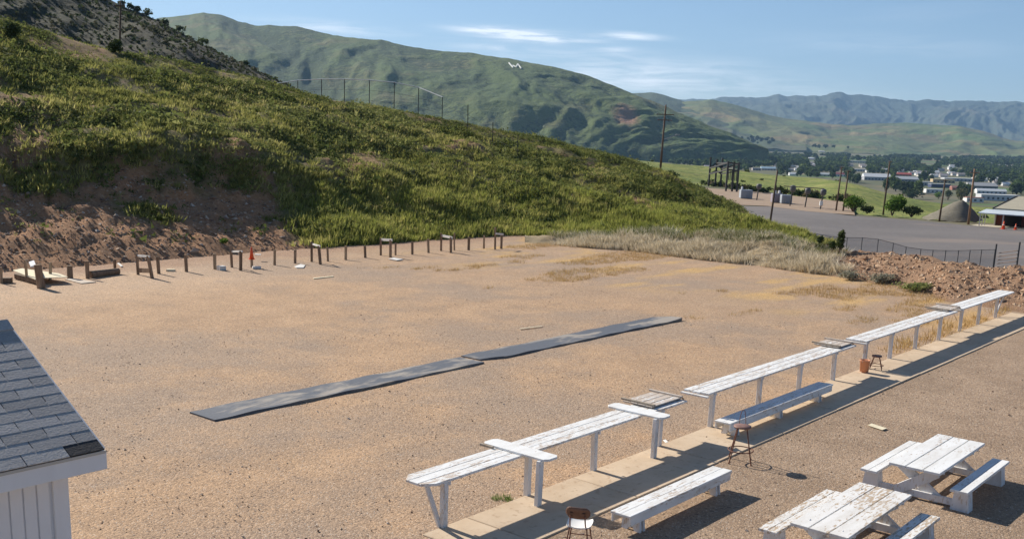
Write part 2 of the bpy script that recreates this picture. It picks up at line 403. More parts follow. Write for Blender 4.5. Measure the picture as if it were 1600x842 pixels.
gully = np.exp(-((_tt-1.55)/.55)**2)*sstep(700, 300, _xx)
HG[..., 2] -= gully*(fbm(_xx/34., _tt*.9, 33, 4, .55, True)-.5)*1.5
VEG = np.clip(sstep(.85, 1.4, _tt + (fbm(gx*.3, gy*.3, 41, 4)-.47)*2.3 + sstep(430, 540, _xx)*1.2), 0, 1)
VEG *= 1-.75*sstep(.55, .68, fbm(gx*.25, gy*.12, 44, 4)*.75+fbm(gx*1.1, gy*.9, 45, 3)*.25)
VEG = np.maximum(VEG, .55*sstep(1.0, 1.35, _tt)*sstep(.38, .56, fbm(gx*.55, gy*.4, 46, 4)))
def build_hill():
    me = grid_mesh('backstop_hill', HG[:, ::-1])
    point_attr(me, 'veg', VEG[:, ::-1])
    def bld(t, b):
        co = obj_co(t); a = t.new('ShaderNodeAttribute', attribute_name='veg')
        n = t.noise(co, .5, 5, .65); f = t.noise(co, 5, 5, .7)
        soil = t.mix(t.ramp(n, .3, .7), (.47, .25, .13), (.36, .195, .105)); soil = t.mix(t.ramp(f, .5, .72), soil, (.58, .38, .235))
        soil = t.mix(t.ramp(f, .42, .3), soil, (.15, .09, .065))
        gr = t.mix(t.ramp(f, .3, .7), (.15, .135, .05), (.22, .185, .08)); gr = t.mix(t.ramp(n, .52, .66), gr, (.29, .19, .115))
        t.set(b, 'Base Color', t.mix(a.outputs['Fac'], soil, gr)); b.inputs['Roughness'].default_value = .95
        add_bump(t, b, t.math('ADD', f, t.noise(co, 22, 3, .6)), .9, .12)
    tag(link_mesh('backstop_hill', me, mat('hill_soil', bld)), kind='structure'); return me
hill_me = build_hill()
def bvh_of(me):
    return BVHTree.FromPolygons([v.co.copy() for v in me.vertices], [tuple(p.vertices) for p in me.polygons])
HILL_BVH = bvh_of(hill_me)
def hill_hit(x, y):
    for k in range(80):                   # first ground met on or just below that sight line
        h = HILL_BVH.ray_cast(Vector(CAMP), Vector(ray(x, y+k)).normalized())[0]
        if h: return h
def hill_z(x, y):
    h = HILL_BVH.ray_cast(Vector((x, y, 200)), Vector((0, 0, -1)))[0]; return h.z if h else None

def sample_grid(G, W, n, seed):
    r = np.random.default_rng(seed)
    a, b, c = G[:-1, :-1], G[1:, :-1], G[:-1, 1:]
    ar = np.linalg.norm(np.cross(b-a, c-a), axis=-1)*W[:-1, :-1]
    p = ar.reshape(-1)/ar.sum(); i = r.choice(len(p), n, p=p); i, j = np.unravel_index(i, ar.shape)
    s, t = r.uniform(0, 1, (2, n))[..., None]
    q = (G[i, j]*(1-s)+G[i+1, j]*s)*(1-t) + (G[i, j+1]*(1-s)+G[i+1, j+1]*s)*t
    return q, i, j
def palette(vals, cols):
    vals = np.clip(vals, 0, .9999)*(len(cols)-1); k = vals.astype(int); f = (vals-k)[:, None]; C = np.array(cols)
    return C[k]*(1-f)+C[k+1]*f
def build_hill_grass():
    W = VEG**1.3*(_tt < 3.5)*np.where(_tt < 2, 1.5, 1.0)*np.where(_tt > 2.6, .75, 1)
    clump = fbm(gx*.35, gy*.35, 61, 3); W = W*(.25+1.5*sstep(.35, .62, clump))
    p, i, j = sample_grid(HG, W, 30000, 5); r = np.random.default_rng(8)
    tt = HT[j]; xx = XS[i]
    k = fbm(p[:, 0]*.13, p[:, 1]*.13, 71, 4)*.75 + r.uniform(0, .55, len(p)) - .12
    c = palette(k, [(.06, .07, .022), (.16, .175, .046), (.28, .28, .08), (.42, .39, .13), (.55, .46, .23)])
    h = r.uniform(.15, .38, len(p))*np.where(tt < 1.2, 1.1, 1)*np.where(tt > 2.8, .6, 1)
    V, cc = tuft_faces(p, h, 10, .13, .85, c, 3, 1.1)
    # taller bright grass at the foot on the right
    W2 = sstep(430, 560, _xx)*sstep(1290, 1180, _xx)*(1-sstep(.9, 2.0, _tt))*(_tt > .04)
    p2, i2, j2 = sample_grid(HG, W2, 5200, 15)
    k2 = r.uniform(0, 1, len(p2))*.7 + fbm(p2[:, 0]*.2, p2[:, 1]*.2, 73, 3)*.4-.05
    c2 = palette(k2, [(.13, .15, .035), (.27, .30, .065), (.42, .42, .11), (.54, .47, .18)])
    V2, cc2 = tuft_faces(p2, r.uniform(.25, .58, len(p2)), 16, .06, .6, c2, 4, .8)
    # leafy sage clumps among the grass
    W4 = np.maximum(VEG, .05)*(_tt > .3)*(_tt < 3.2)*np.where(_xx > 470, 1, np.where(_tt < .9, .5, 1))*(.15+1.8*sstep(.4, .6, fbm(gx*.28+9, gy*.28, 66, 3))); p4, i4, j4 = sample_grid(HG, W4, 34000, 45)
    n4 = 14; rr = np.random.default_rng(46); d4 = rr.normal(size=(len(p4), n4, 3)); d4[..., 2] = np.abs(d4[..., 2]); d4 /= np.linalg.norm(d4, axis=2)[..., None]
    h4 = ((rr.gamma(3.2, .062, len(p4))+.06)*np.where(HT[j4] > 2.8, .7, 1))[:, None, None]
    q4 = p4[:, None]+d4*h4*rr.uniform(.45, 1.05, (len(p4), n4, 1))*np.array([1.15, 1.15, .95])
    e1 = rr.normal(size=d4.shape); e1 /= np.linalg.norm(e1, axis=2)[..., None]; e2 = np.cross(e1, d4+rr.normal(0, .4, d4.shape)); s4 = h4*rr.uniform(.16, .36, (len(p4), n4, 1))
    V4 = np.stack([q4-e1*s4, q4+e2*s4, q4+e1*s4], 2).reshape(-1, 3, 3)
    k4 = np.clip(fbm(p4[:, 0]*.15, p4[:, 1]*.15, 74, 3)*.6+rr.uniform(-.1, .5, len(p4)), 0, 1)
    c4 = palette(k4, [(.04, .055, .018), (.095, .12, .034), (.185, .205, .062), (.31, .305, .12)]); c4 = np.repeat(c4, n4, 0)*rr.uniform(.8, 1.2, (len(V4), 1))
    me = soup_mesh('hillside_grass', np.concatenate([V, V2, V4]), np.concatenate([cc, cc2, c4]))
    tag(link_mesh('hillside_grass', me, vcol('grass_blades', trans=.45)), 'green and straw coloured bunch grass covering the backstop hill', 'grass', kind='stuff')
    # loose stones and clods on the cut bank
    W3 = (1-VEG)*(_tt < 1.9)*sstep(560, 420, _xx)
    p3, _, _ = sample_grid(HG, W3, 6000, 25); s = r.gamma(1.6, .022, len(p3))+.015
    V3 = rock_soup(p3+np.array([0, 0, .02]), s, 9); c3 = palette(r.uniform(0, 1, len(p3)), [(.17, .11, .08), (.30, .20, .14), (.42, .31, .23), (.5, .42, .34)])
    me = soup_mesh('bank_stones', V3, np.repeat(c3, 8, 0))
    tag(link_mesh('bank_stones', me, vcol('stone_colours', .95, .0)), 'loose stones and clods on the red cut bank', 'stones', kind='stuff')
build_hill_grass()

# ---- dirt berm that closes the right end of the range
BX = np.linspace(820, 1900, 200)
def build_berm():
    ty = ramp_pts([(820, 382), (900, 387), (1000, 396), (1100, 408), (1200, 420), (1300, 434), (1400, 452), (1480, 474), (1600, 492), (1900, 530)], BX)
    cy = ramp_pts([(820, 371), (1000, 369), (1100, 369), (1200, 372), (1260, 382), (1300, 391), (1400, 400), (1450, 408), (1500, 414), (1560, 419), (1650, 427), (1900, 455)], BX)
    toe = np.array([gp(x, y, -.06) for x, y in zip(BX, ty)])
    dd = toe[:, 1] + ramp_pts([(820, 2), (1000, 4), (1300, 5.5), (1600, 5.5), (1900, 5)], BX)
    cr = np.array([at(x, y, d) for x, y, d in zip(BX, cy, dd)])
    m1 = toe*.45+cr*.55; m1[:, 2] = cr[:, 2]*.62
    far = cr + (cr/np.linalg.norm(cr[:, :2], axis=1)[:, None])*np.array([2.0, 2.0, 0])
    bk = cr + (cr/np.linalg.norm(cr[:, :2], axis=1)[:, None])*np.array([11, 11, 0]); bk[:, 2] = -5.4
    ts = np.concatenate([np.linspace(0, 1, 18)[:-1], np.linspace(1, 2, 18)[:-1], np.linspace(2, 3, 8)[:-1], np.linspace(3, 4, 12)])
    G = loft([toe, m1, cr, far, bk], ts)
    T = np.broadcast_to(ts[None], G.shape[:2]); X = np.broadcast_to(BX[:, None], G.shape[:2])
    k = sstep(0, .4, T)
    G[..., 2] += k*((fbm(G[..., 0]*.55, G[..., 1]*.55, 81, 4)-.5)*.55 + (fbm(G[..., 0]*2.2, G[..., 1]*2.2, 82, 3)-.5)*.28)
    me = grid_mesh('dirt_berm', G[:, ::-1])
    g = np.clip(sstep(1330, 1270, X + (fbm(G[..., 0]*.5, G[..., 1]*.5, 83)-.5)*60), 0, 1); point_attr(me, 'veg', g[:, ::-1])
    def bld(t, b):
        co = obj_co(t); a = t.new('ShaderNodeAttribute', attribute_name='veg')
        n = t.noise(co, .9, 5, .65); f = t.noise(co, 6, 5, .7)
        s = t.mix(t.ramp(n, .3, .7), (.40, .24, .145), (.33, .21, .135)); s = t.mix(t.ramp(f, .52, .72), s, (.5, .34, .23)); s = t.mix(t.ramp(f, .42, .3), s, (.2, .125, .085))
        t.set(b, 'Base Color', t.mix(a.outputs['Fac'], s, (.42, .33, .21))); b.inputs['Roughness'].default_value = .95
        add_bump(t, b, t.math('ADD', f, t.noise(co, 24, 3, .6)), .9, .1)
    tag(link_mesh('dirt_berm', me, mat('berm_soil', bld)), kind='structure')
    r = np.random.default_rng(31)
    W = (1-g)*(T < 2.4)*(T > .2); p, _, _ = sample_grid(G, W, 4200, 33)
    s = r.gamma(1.5, .028, len(p))+.018; c = palette(r.uniform(0, 1, len(p)), [(.24, .14, .09), (.38, .24, .15), (.46, .31, .2), (.55, .42, .3)])
    V = rock_soup(p, s, 12, .7); me = soup_mesh('berm_clods', V, np.repeat(c, 8, 0))
    tag(link_mesh('berm_clods', me, vcol('stone_colours')), 'reddish dirt clods and stones on the berm', 'dirt clods', kind='stuff')
    # dry straw grass on the berm's left half and in front of it
    W = g*(T < 2.5)*(T > .02)*sstep(850, 930, X)*np.where(T > 1.6, .5, 1); W = W*(.15+1.6*sstep(.38, .62, fbm(G[..., 0]*.45, G[..., 1]*.45, 85, 4))); p, i, j = sample_grid(G, W, 3600, 34)
    k = r.uniform(0, 1, len(p)); c = palette(k, [(.42, .34, .22), (.6, .51, .36), (.72, .64, .48), (.78, .71, .58)])
    grn = (ts[j] > 1.3) & (r.uniform(0, 1, len(p)) < .55); c[grn] = palette(r.uniform(0, 1, grn.sum()), [(.09, .12, .035), (.17, .19, .06), (.28, .27, .11)])
    V, cc = tuft_faces(p, r.uniform(.22, .5, len(p))*(.6+.9*fbm(p[:, 0]*.5, p[:, 1]*.5, 86, 3)), 18, .05, .7, c, 35, 1.25)
    # low yellow wisps on the far end of the range and along the slab's far end
    q = []; hts = []
    while len(q) < 2600:
        u = r.uniform(34, 53); v = r.uniform(13, 41); n = fbm(np.array(u*.12), np.array(v*.3), 91, 4)
        if n + (u-44)*.012 > .56: q.append(P(u, v, -.01)); hts.append(r.uniform(.06, .2))
    for k in range(110):
        q.append(P(r.uniform(34, 49), 11.75+abs(r.normal(0, .25)), -.01)); hts.append(r.uniform(.1, .34))
    q = np.array(q); c = palette(r.uniform(0, 1, len(q)), [(.42, .27, .1), (.5, .34, .14), (.56, .42, .22)])
    V2, cc2 = tuft_faces(q, np.array(hts), 12, .06, 1.2, c, 36, 1.0)
    me = soup_mesh('dry_grass', np.concatenate([V, V2]), np.concatenate([cc, cc2]))
    tag(link_mesh('dry_grass', me, vcol('straw_blades', trans=.25)), 'pale dry grass at the far right end of the range', 'grass', kind='stuff')
build_berm()

# ---- gravel lot below the berm, field rise behind it
def sheet(name, pts, m, z, n=40):
    mb = MB(); mb.add([(q[0], q[1], z) for q in pts], [tuple(range(len(pts)))]); return tag(mb.obj(name, m), kind='structure')
def lot_mat():
    def bld(t, b):
        co = obj_co(t); n = t.noise(co, .06, 5, .6); f = t.noise(co, 1.2, 5, .7); s = t.noise(t.mapping(co, (.3, 1, 1), (0, 0, .5)), .12, 4, .6)
        c = t.mix(t.ramp(n, .3, .7), (.14, .128, .125), (.185, .168, .16)); c = t.mix(t.math('MULTIPLY', t.ramp(s, .5, .7), .85), c, (.25, .205, .175)); c = t.mix(t.ramp(f, .5, .75), c, (.21, .19, .185))
        t.set(b, 'Base Color', c)
    return mat('lot_gravel', bld, rough=.95)
sheet('gravel_lot', [gp(x, y, -4.98) for x, y in ((1130, 352), (1150, 322), (1215, 323), (1330, 337), (1450, 346), (1520, 353), (1640, 362), (2100, 400), (2100, 520), (1300, 440), (1150, 400))], lot_mat(), -4.98)
sheet('substation_yard', [gp(x, y, -4.96) for x, y in ((1080, 316), (1090, 293), (1150, 297), (1240, 306), (1330, 317), (1336, 336), (1260, 330), (1200, 322), (1150, 320))], varied('tan_yard', (.30, .215, .15), (.36, .27, .195), .4), -4.96)

def build_field():
    X = np.linspace(850, 2000, 170)
    by = ramp_pts([(850, 285), (1090, 292), (1240, 306), (1330, 330), (1420, 342), (1500, 350), (1600, 358), (2000, 400)], X)
    m_y = ramp_pts([(850, 262), (1000, 266), (1100, 278), (1200, 290), (1300, 303), (1400, 322), (1500, 340), (1600, 350), (2000, 392)], X)
    ty = ramp_pts([(850, 238), (940, 245), (1000, 251), (1060, 256), (1100, 259), (1150, 264), (1200, 271), (1260, 277), (1300, 280), (1340, 287), (1380, 299), (1420, 308), (1470, 318), (1520, 322), (1600, 326), (2000, 350)], X)
    b0 = np.array([gp(x, y, -5.3) for x, y in zip(X, by)]); d0 = b0[:, 1]
    m0 = np.array([at(x, y, d+55) for x, y, d in zip(X, m_y, d0)])
    t0 = np.array([at(x, y, d+135) for x, y, d in zip(X, ty, d0)])
    k0 = t0 + (t0/np.linalg.norm(t0[:, :2], axis=1)[:, None])*np.array([60, 60, 0]); k0[:, 2] -= 6
    k1 = t0 + (t0/np.linalg.norm(t0[:, :2], axis=1)[:, None])*np.array([420, 420, 0]); k1[:, 2] = -50
    f0 = b0 - (b0/np.linalg.norm(b0[:, :2], axis=1)[:, None])*np.array([8, 8, 0]); f0[:, 2] = -6.5
    ts = np.concatenate([np.linspace(0, 1, 6)[:-1], np.linspace(1, 3, 50)[:-1], np.linspace(3, 5, 14)])
    G = loft([f0, b0, m0, t0, k0, k1], ts); T = np.broadcast_to(ts[None], G.shape[:2])
    G[..., 2] += sstep(1, 1.4, T)*(1-.8*sstep(2.7, 3, T))*(fbm(G[..., 0]*.02, G[..., 1]*.03, 51, 4)-.5)*5
    me = grid_mesh('grass_field', G[:, ::-1])
    def bld(t, b):
        co = obj_co(t); n = t.noise(t.mapping(co, (1, 2.5, 1)), .025, 5, .62); f = t.noise(co, .35, 5, .7); s = t.noise(t.mapping(co, (1, 4, 1), (0, 0, -.2)), .03, 4, .6)
        c = t.mix(t.ramp(n, .35, .66), (.18, .22, .05), (.29, .29, .085)); c = t.mix(t.ramp(f, .42, .66), c, (.11, .15, .04)); c = t.mix(t.ramp(s, .6, .7), c, (.3, .25, .13))
        t.set(b, 'Base Color', c); add_bump(t, b, t.math('ADD', f, t.noise(co, 1.5, 4, .6)), .8, .5)
    tag(link_mesh('grass_field', me, mat('field_grass', bld, rough=.95)), kind='structure'); return G
FG = build_field()
FIELD_BVH = BVHTree.FromPolygons([Vector(q) for q in FG.reshape(-1, 3)], [(i*FG.shape[1]+j, (i+1)*FG.shape[1]+j, (i+1)*FG.shape[1]+j+1, i*FG.shape[1]+j+1) for i in range(FG.shape[0]-1) for j in range(FG.shape[1]-1)])

# ---- dark scrub hill and the mountains behind
def mountain(name, ridge, base, d_ridge, d_base, x0, x1, nx, nt, seed, amp, fx, m, power=1.0, rough=.0, skirt=30, jag=2.):
    X = np.linspace(x0, x1, nx); ry = ramp_pts(ridge, X)
    ry = np.convolve(np.pad(ry, 1, 'edge'), np.ones(3)/3, 'valid') + (fbm(X*.06, X*0, seed+60, 4)-.5)*jag
    by = ramp_pts(base, X)
    dr = ramp_pts(d_ridge, X); db = ramp_pts(d_base, X)
    R = np.array([at(x, y, d) for x, y, d in zip(X, ry, dr)]); B = np.array([at(x, y, d) for x, y, d in zip(X, by, db)])
    ts = np.linspace(0, 1, nt); G = np.zeros((nx, nt, 3))
    s = np.concatenate([[0], np.cumsum(np.linalg.norm(np.diff(R[:, :2], axis=0), axis=1))])
    for j, t in enumerate(ts):
        G[:, j] = B*(1-t)+R*t; G[:, j, 2] = B[:, 2]+(R[:, 2]-B[:, 2])*t**power
    S = np.broadcast_to(s[:, None], (nx, nt)); T = np.broadcast_to(ts[None], (nx, nt))
    wx = (fbm(S*fx*.7, T*1.6, seed+7, 3)-.5)*1.8
    n1 = fbm(S*fx+wx+T*.9, T*.75, seed, 2, .5, True); n2 = fbm(S*fx*3.1+wx*2.2-T*1.3, T*2.2, seed+20, 4, .55, True)
    env = np.sin(np.pi*np.clip(T*.93+.07, 0, 1))**.7
    dsp = amp*env*((n1-.55)*1.7 + (n2-.55)*.75)
    hdir = (B-R); hdir[:, 2] = 0; hdir /= np.linalg.norm(hdir, axis=1)[:, None]
    G += hdir[:, None, :]*dsp[..., None]; G[..., 2] += dsp*.25
    if rough: G[..., 2] += rough*(fbm(S*fx*9, T*9, seed+40, 3)-.5)*np.minimum(1, 6*(1-T)+.35)
    back = R - hdir*np.linalg.norm((B-R)[:, :2], axis=1)[:, None]*.5; back[:, 2] = R[:, 2]*.6
    low = B + hdir*skirt; low[:, 2] = B[:, 2]-skirt*1.0
    G = np.concatenate([low[:, None], G, back[:, None]], 1)
    me = grid_mesh(name, G[:, ::-1]); point_attr(me, 'gully', np.concatenate([n1[:, :1]*.5+n2[:, :1]*.5, n1*.5+n2*.5, n1[:, -1:]*.5+n2[:, -1:]*.5], 1)[:, ::-1])
    tag(link_mesh(name, me, m), kind='structure'); return me, G
def hill_mat(name, sc, g1, g2, tan, dark, dark_amt=.5, fine=8):
    def bld(t, b):
        co = obj_co(t); a = t.new('ShaderNodeAttribute', attribute_name='gully')
        dn = t.new('ShaderNodeVectorMath', operation='DISTANCE', name='scar'); t.set(dn, 0, t.mapping(co, (1, .45, .45))); dn.inputs[1].default_value = (0, 0, -9e5)
        n = t.noise(co, sc, 6, .62); f = t.noise(co, sc*fine, 5, .7); k = t.noise(co, sc*2.3, 5, .6)
        c = t.mix(t.ramp(n, .35, .65), g1, g2); c = t.mix(t.math('MULTIPLY', t.ramp(k, .52, .68), .8), c, tan)
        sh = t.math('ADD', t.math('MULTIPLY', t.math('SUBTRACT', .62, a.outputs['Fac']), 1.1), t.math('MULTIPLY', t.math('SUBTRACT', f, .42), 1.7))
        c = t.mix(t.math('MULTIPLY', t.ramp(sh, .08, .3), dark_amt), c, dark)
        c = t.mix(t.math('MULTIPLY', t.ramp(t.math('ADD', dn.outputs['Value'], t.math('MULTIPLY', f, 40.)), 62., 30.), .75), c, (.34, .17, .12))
        t.set(b, 'Base Color', c); add_bump(t, b, f, .9, .35/sc*.06)
    return mat(name, bld, rough=1)
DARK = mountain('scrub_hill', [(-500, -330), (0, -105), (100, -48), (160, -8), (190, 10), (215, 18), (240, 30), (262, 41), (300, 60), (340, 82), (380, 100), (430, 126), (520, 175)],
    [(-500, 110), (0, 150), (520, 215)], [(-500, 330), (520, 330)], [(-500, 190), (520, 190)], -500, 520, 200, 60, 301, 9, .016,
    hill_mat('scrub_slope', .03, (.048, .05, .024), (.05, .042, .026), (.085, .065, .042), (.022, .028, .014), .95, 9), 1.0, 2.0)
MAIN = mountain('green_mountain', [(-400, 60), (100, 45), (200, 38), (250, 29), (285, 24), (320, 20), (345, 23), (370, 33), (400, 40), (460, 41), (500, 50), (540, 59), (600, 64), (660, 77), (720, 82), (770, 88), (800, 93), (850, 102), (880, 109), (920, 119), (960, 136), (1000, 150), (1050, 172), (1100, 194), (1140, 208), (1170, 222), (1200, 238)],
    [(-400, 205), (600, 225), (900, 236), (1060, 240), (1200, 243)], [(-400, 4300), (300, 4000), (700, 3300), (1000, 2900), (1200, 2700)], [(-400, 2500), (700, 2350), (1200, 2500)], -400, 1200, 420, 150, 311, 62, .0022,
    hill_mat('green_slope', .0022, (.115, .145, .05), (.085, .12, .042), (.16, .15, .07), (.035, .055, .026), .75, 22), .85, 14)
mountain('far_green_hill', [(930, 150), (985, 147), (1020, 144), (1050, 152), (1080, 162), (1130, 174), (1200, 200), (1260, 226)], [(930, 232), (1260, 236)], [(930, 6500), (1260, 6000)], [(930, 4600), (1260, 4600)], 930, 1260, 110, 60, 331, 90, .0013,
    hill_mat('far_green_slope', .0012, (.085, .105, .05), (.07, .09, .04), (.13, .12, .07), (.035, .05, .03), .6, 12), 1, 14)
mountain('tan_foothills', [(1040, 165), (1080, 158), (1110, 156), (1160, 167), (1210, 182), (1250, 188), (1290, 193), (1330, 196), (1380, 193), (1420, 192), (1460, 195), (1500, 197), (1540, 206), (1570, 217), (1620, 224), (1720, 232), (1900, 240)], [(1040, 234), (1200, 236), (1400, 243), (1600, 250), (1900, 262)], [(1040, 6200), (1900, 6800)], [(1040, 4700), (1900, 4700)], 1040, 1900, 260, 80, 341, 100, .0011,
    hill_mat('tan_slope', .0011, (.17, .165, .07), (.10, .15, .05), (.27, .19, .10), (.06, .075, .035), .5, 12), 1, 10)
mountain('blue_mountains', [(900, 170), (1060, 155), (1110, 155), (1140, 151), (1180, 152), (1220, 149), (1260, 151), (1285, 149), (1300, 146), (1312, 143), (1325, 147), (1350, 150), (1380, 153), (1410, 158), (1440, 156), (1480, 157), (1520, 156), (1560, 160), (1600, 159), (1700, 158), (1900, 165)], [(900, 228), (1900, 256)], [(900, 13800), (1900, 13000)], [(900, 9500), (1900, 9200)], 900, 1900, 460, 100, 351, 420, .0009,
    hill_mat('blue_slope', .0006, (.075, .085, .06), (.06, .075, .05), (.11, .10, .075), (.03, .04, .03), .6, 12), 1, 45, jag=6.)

# ---- hillside letter on the green mountain
def mountain_bvh(pair):
    G = pair[1]; n, m = G.shape[:2]
    return BVHTree.FromPolygons([Vector(q) for q in G.reshape(-1, 3)], [(i*m+j, (i+1)*m+j, (i+1)*m+j+1, i*m+j+1) for i in range(n-1) for j in range(m-1)])
MB_MAIN = mountain_bvh(MAIN); MB_DARK = mountain_bvh(DARK)
def cast(bvh, x, y):
    return bvh.ray_cast(Vector(CAMP), Vector(ray(x, y)).normalized())[0]
def hillside_letter():
    mb = MB(); white = mat('whitewashed_stone', color=(.8, .8, .76), rough=.9)
    for seg in (((795.2, 99.2), (801.4, 106.4)), ((801.4, 103.2), (806.8, 105.6)), ((806.8, 105.6), (808.6, 101.2)), ((808.8, 101.0), (814.4, 107.8))):
        pts = [cast(MB_MAIN, seg[0][0]+(seg[1][0]-seg[0][0])*k/4, seg[0][1]+(seg[1][1]-seg[0][1])*k/4) for k in range(5)]
        for a, b in zip(pts[:-1], pts[1:]): mb.beam(a+Vector((0, -1, 1.2)), b+Vector((0, -1, 1.2)), 2.6, 2.6)
    tag(mb.obj('hillside_letter', white), 'white stone letter M laid out on the green mountain slope', 'hillside letter')
hillside_letter()
q = cast(MB_MAIN, 978, 186); MATS['green_slope'].node_tree.nodes['scar'].inputs[1].default_value = (q.x, q.y*.45, q.z*.45)

# ================================================================== RANGE FURNITURE
WHITE = paint('white_paint', .13); WORN = paint('worn_white_paint', .20); POSTW = paint('post_white_paint', .14, (.72, .72, .73), stretch=(1, 1, .3))
BARE = varied('weathered_wood', (.30, .24, .18), (.42, .36, .29), 7, stretch=(.25, 1, 1), bump=.3, c3=(.2, .15, .11))
DARKWOOD = varied('dark_post_wood', (.17, .115, .075), (.31, .22, .15), 9, stretch=(1, 1, .2), bump=.4, rnd=.5)
PALEWOOD = varied('pale_post_wood', (.30, .21, .13), (.42, .32, .22), 9, stretch=(1, 1, .2), bump=.4, rnd=.4)
CONC = varied('concrete', (.52, .40, .28), (.60, .475, .345), 1.3, bump=.25, rnd=.14, c3=(.46, .34, .235))
RUST = varied('rusty_steel', (.14, .06, .04), (.22, .10, .065), 25, rough=.7)
GALV = varied('galvanised_steel', (.34, .34, .35), (.42, .42, .43), 5, rough=.5)

# concrete walkway: one slab per pour
walk = empty('concrete_walkway', P(0, 0, 0), ROTZ); tag(walk, kind='structure')
ub = [11.62, 12.74] + [12.74+3.1*k for k in range(1, 12)]
for a, b in zip(ub[:-1], ub[1:]):
    mb = MB(); mb.box(((a+b)/2, 10.75+random.uniform(-.008, .008), -.072), (b-a-.028, 1.56+random.uniform(-.012, .012), .2+random.uniform(-.006, .006)), bev=.012)
    mb.obj('slab', CONC, walk)

def plank(parent, name, x0, x1, y0, y1, z, th, m, cham=(0, 0, 0, 0), skew=0., droop=0.):
    # board with chamfered corners (x0y0, x1y0, x1y1, x0y1)
    c = cham; pts = []
    for (x, y, sx, sy), k in zip(((x0, y0, 1, 1), (x1, y0, -1, 1), (x1, y1, -1, -1), (x0, y1, 1, -1)), c):
        a = (x+sx*k, y); b = (x, y+sy*k*.8)
        if k == 0: pts.append((x, y))
        elif (sx, sy) in ((1, 1), (-1, -1)): pts += [b, a]
        else: pts += [a, b]
    bm = bmesh.new(); lo = [bm.verts.new((x, y+skew*(x-x0)/(x1-x0), z-th)) for x, y in pts]
    f = bm.faces.new(list(reversed(lo))); r = bmesh.ops.extrude_face_region(bm, geom=[f])
    for v in [q for q in r['geom'] if isinstance(q, bmesh.types.BMVert)]: v.co.z = z
    bmesh.ops.recalc_face_normals(bm, faces=bm.faces[:])
    ed = [e for e in bm.edges if all(abs(v.co.z-z) < 1e-5 for v in e.verts)]
    bmesh.ops.bevel(bm, geom=ed, offset=.006, segments=1, affect='EDGES')
    me = bpy.data.meshes.new(name); bm.to_mesh(me); bm.free()
    return link_mesh(name, me, m, parent)
def leg_board(parent, name, p0, p1, w, d, m, up=(1, 0, 0)):
    mb = MB(); mb.beam(p0, p1, w, d, up, .006); return mb.obj(name, m, parent)

TZ = .88
def table(u0, u1, label, legs, m=WORN, near_cham=0., far_cham=0., cross=None, braces=(), dv=0.):
    root = empty('shooting_table', P(u0, 11.78+dv, 0), ROTZ, label, 'shooting table', 'long white shooting tables along the walkway')
    L = u1-u0; ys = (-.34, -.112, .118, .345)
    for k in range(3):
        j = random.uniform(-.03, .03)*(near_cham == 0)
        ch = [0, 0, 0, 0]
        if near_cham and k == 0: ch[0] = near_cham
        if near_cham and k == 2: ch[3] = near_cham
        if far_cham and k == 0: ch[1] = far_cham
        if far_cham and k == 2: ch[2] = far_cham
        plank(root, 'plank', j, L+random.uniform(-.03, .03)*(far_cham == 0), ys[k]+.007, ys[k+1]-.007, TZ+random.uniform(-.003, .003), .042, m, ch)
    for ul in legs:                                              # cleats under the top
        mb = MB(); mb.beam((ul-u0+.09, -.33, TZ-.075), (ul-u0+.09, .33, TZ-.075), .05, .06); mb.obj('cleat', POSTW, root)
    for i, ul in enumerate(legs):
        lean = random.uniform(-.03, .03)
        if cross and len(cross) > 2 and i == cross[2]: lean = .1
        leg_board(root, 'leg', (ul-u0, -.28, -.06), (ul-u0+lean, -.28, TZ-.047), .10, .115, POSTW)
        mb = MB(); mb.beam((ul-u0-.02, -.28, TZ-.1), (ul-u0-.02, .1, TZ-.1), .04, .07); mb.obj('rail', POSTW, root)
    for ua, ul in braces:
        leg_board(root, 'brace', (ul-u0, -.235, .02), (ua-u0, -.2, TZ-.05), .045, .09, POSTW)
    return root
def cross_board(root, u, u0, v0=10.85, v1=12.42, w=.4):
    # loose-edged elbow board across the top, rounded at both ends, on a leg of its own
    o = plank(root, 'cross_board', -w/2, w/2, v0-11.78, v1-11.78, TZ+.046, .04, paint('fresh_white_paint', .06), (.085, .085, .085, .085))
    o.location = (u-u0, 0, 0)
    leg_board(root, 'leg', (u-u0-.2, v0-11.78+.16, 0), (u-u0-.2+.02, v0-11.78+.16, TZ), .085, .13, POSTW)
t1 = table(11.66, 14.2, 'first white shooting table beside the shed, with clipped corners and a cross board', [12.12], near_cham=.2, braces=[(11.78, 12.08)])
cross_board(t1, 14.3, 11.66)
mb = MB(); mb.beam((2.38, .3, TZ+.025), (2.38, .62, TZ+.025), .05, .045, bev=.004); mb.obj('batten', BARE, t1)
t2 = table(14.27, 20.02, 'chipped white shooting table carrying a cross board and slatted tray, behind the brown school chair', [14.4, 16.54, 19.0], dv=.01)
cross_board(t2, 18.35, 14.27, 10.93, 12.38)
t3 = table(20.98, 29.75, 'long white shooting table behind the low bench with blue shaded top', [21.26, 23.7, 26.06, 28.36], dv=-.01)
mb = MB(); mb.beam((-.07, -.36, TZ-.07), (-.07, .36, TZ-.07), .1, .035); mb.obj('end_cleat', WHITE, t3)
t4 = table(30.62, 39.3, 'white shooting table beyond the orange bucket, with a tray on its far end', [30.75, 32.88, 35.2, 37.6], dv=.01)
mb = MB(); mb.beam((-.06, -.36, TZ-.07), (-.06, .36, TZ-.07), .09, .035); mb.obj('end_cleat', WHITE, t4)
t5 = table(40.2, 47.2, 'farthest shooting table, bright white, ending beside the dirt berm', [40.2, 42.45, 44.8], m=WHITE, far_cham=.14, braces=[(46.0, 44.9)], dv=.08)
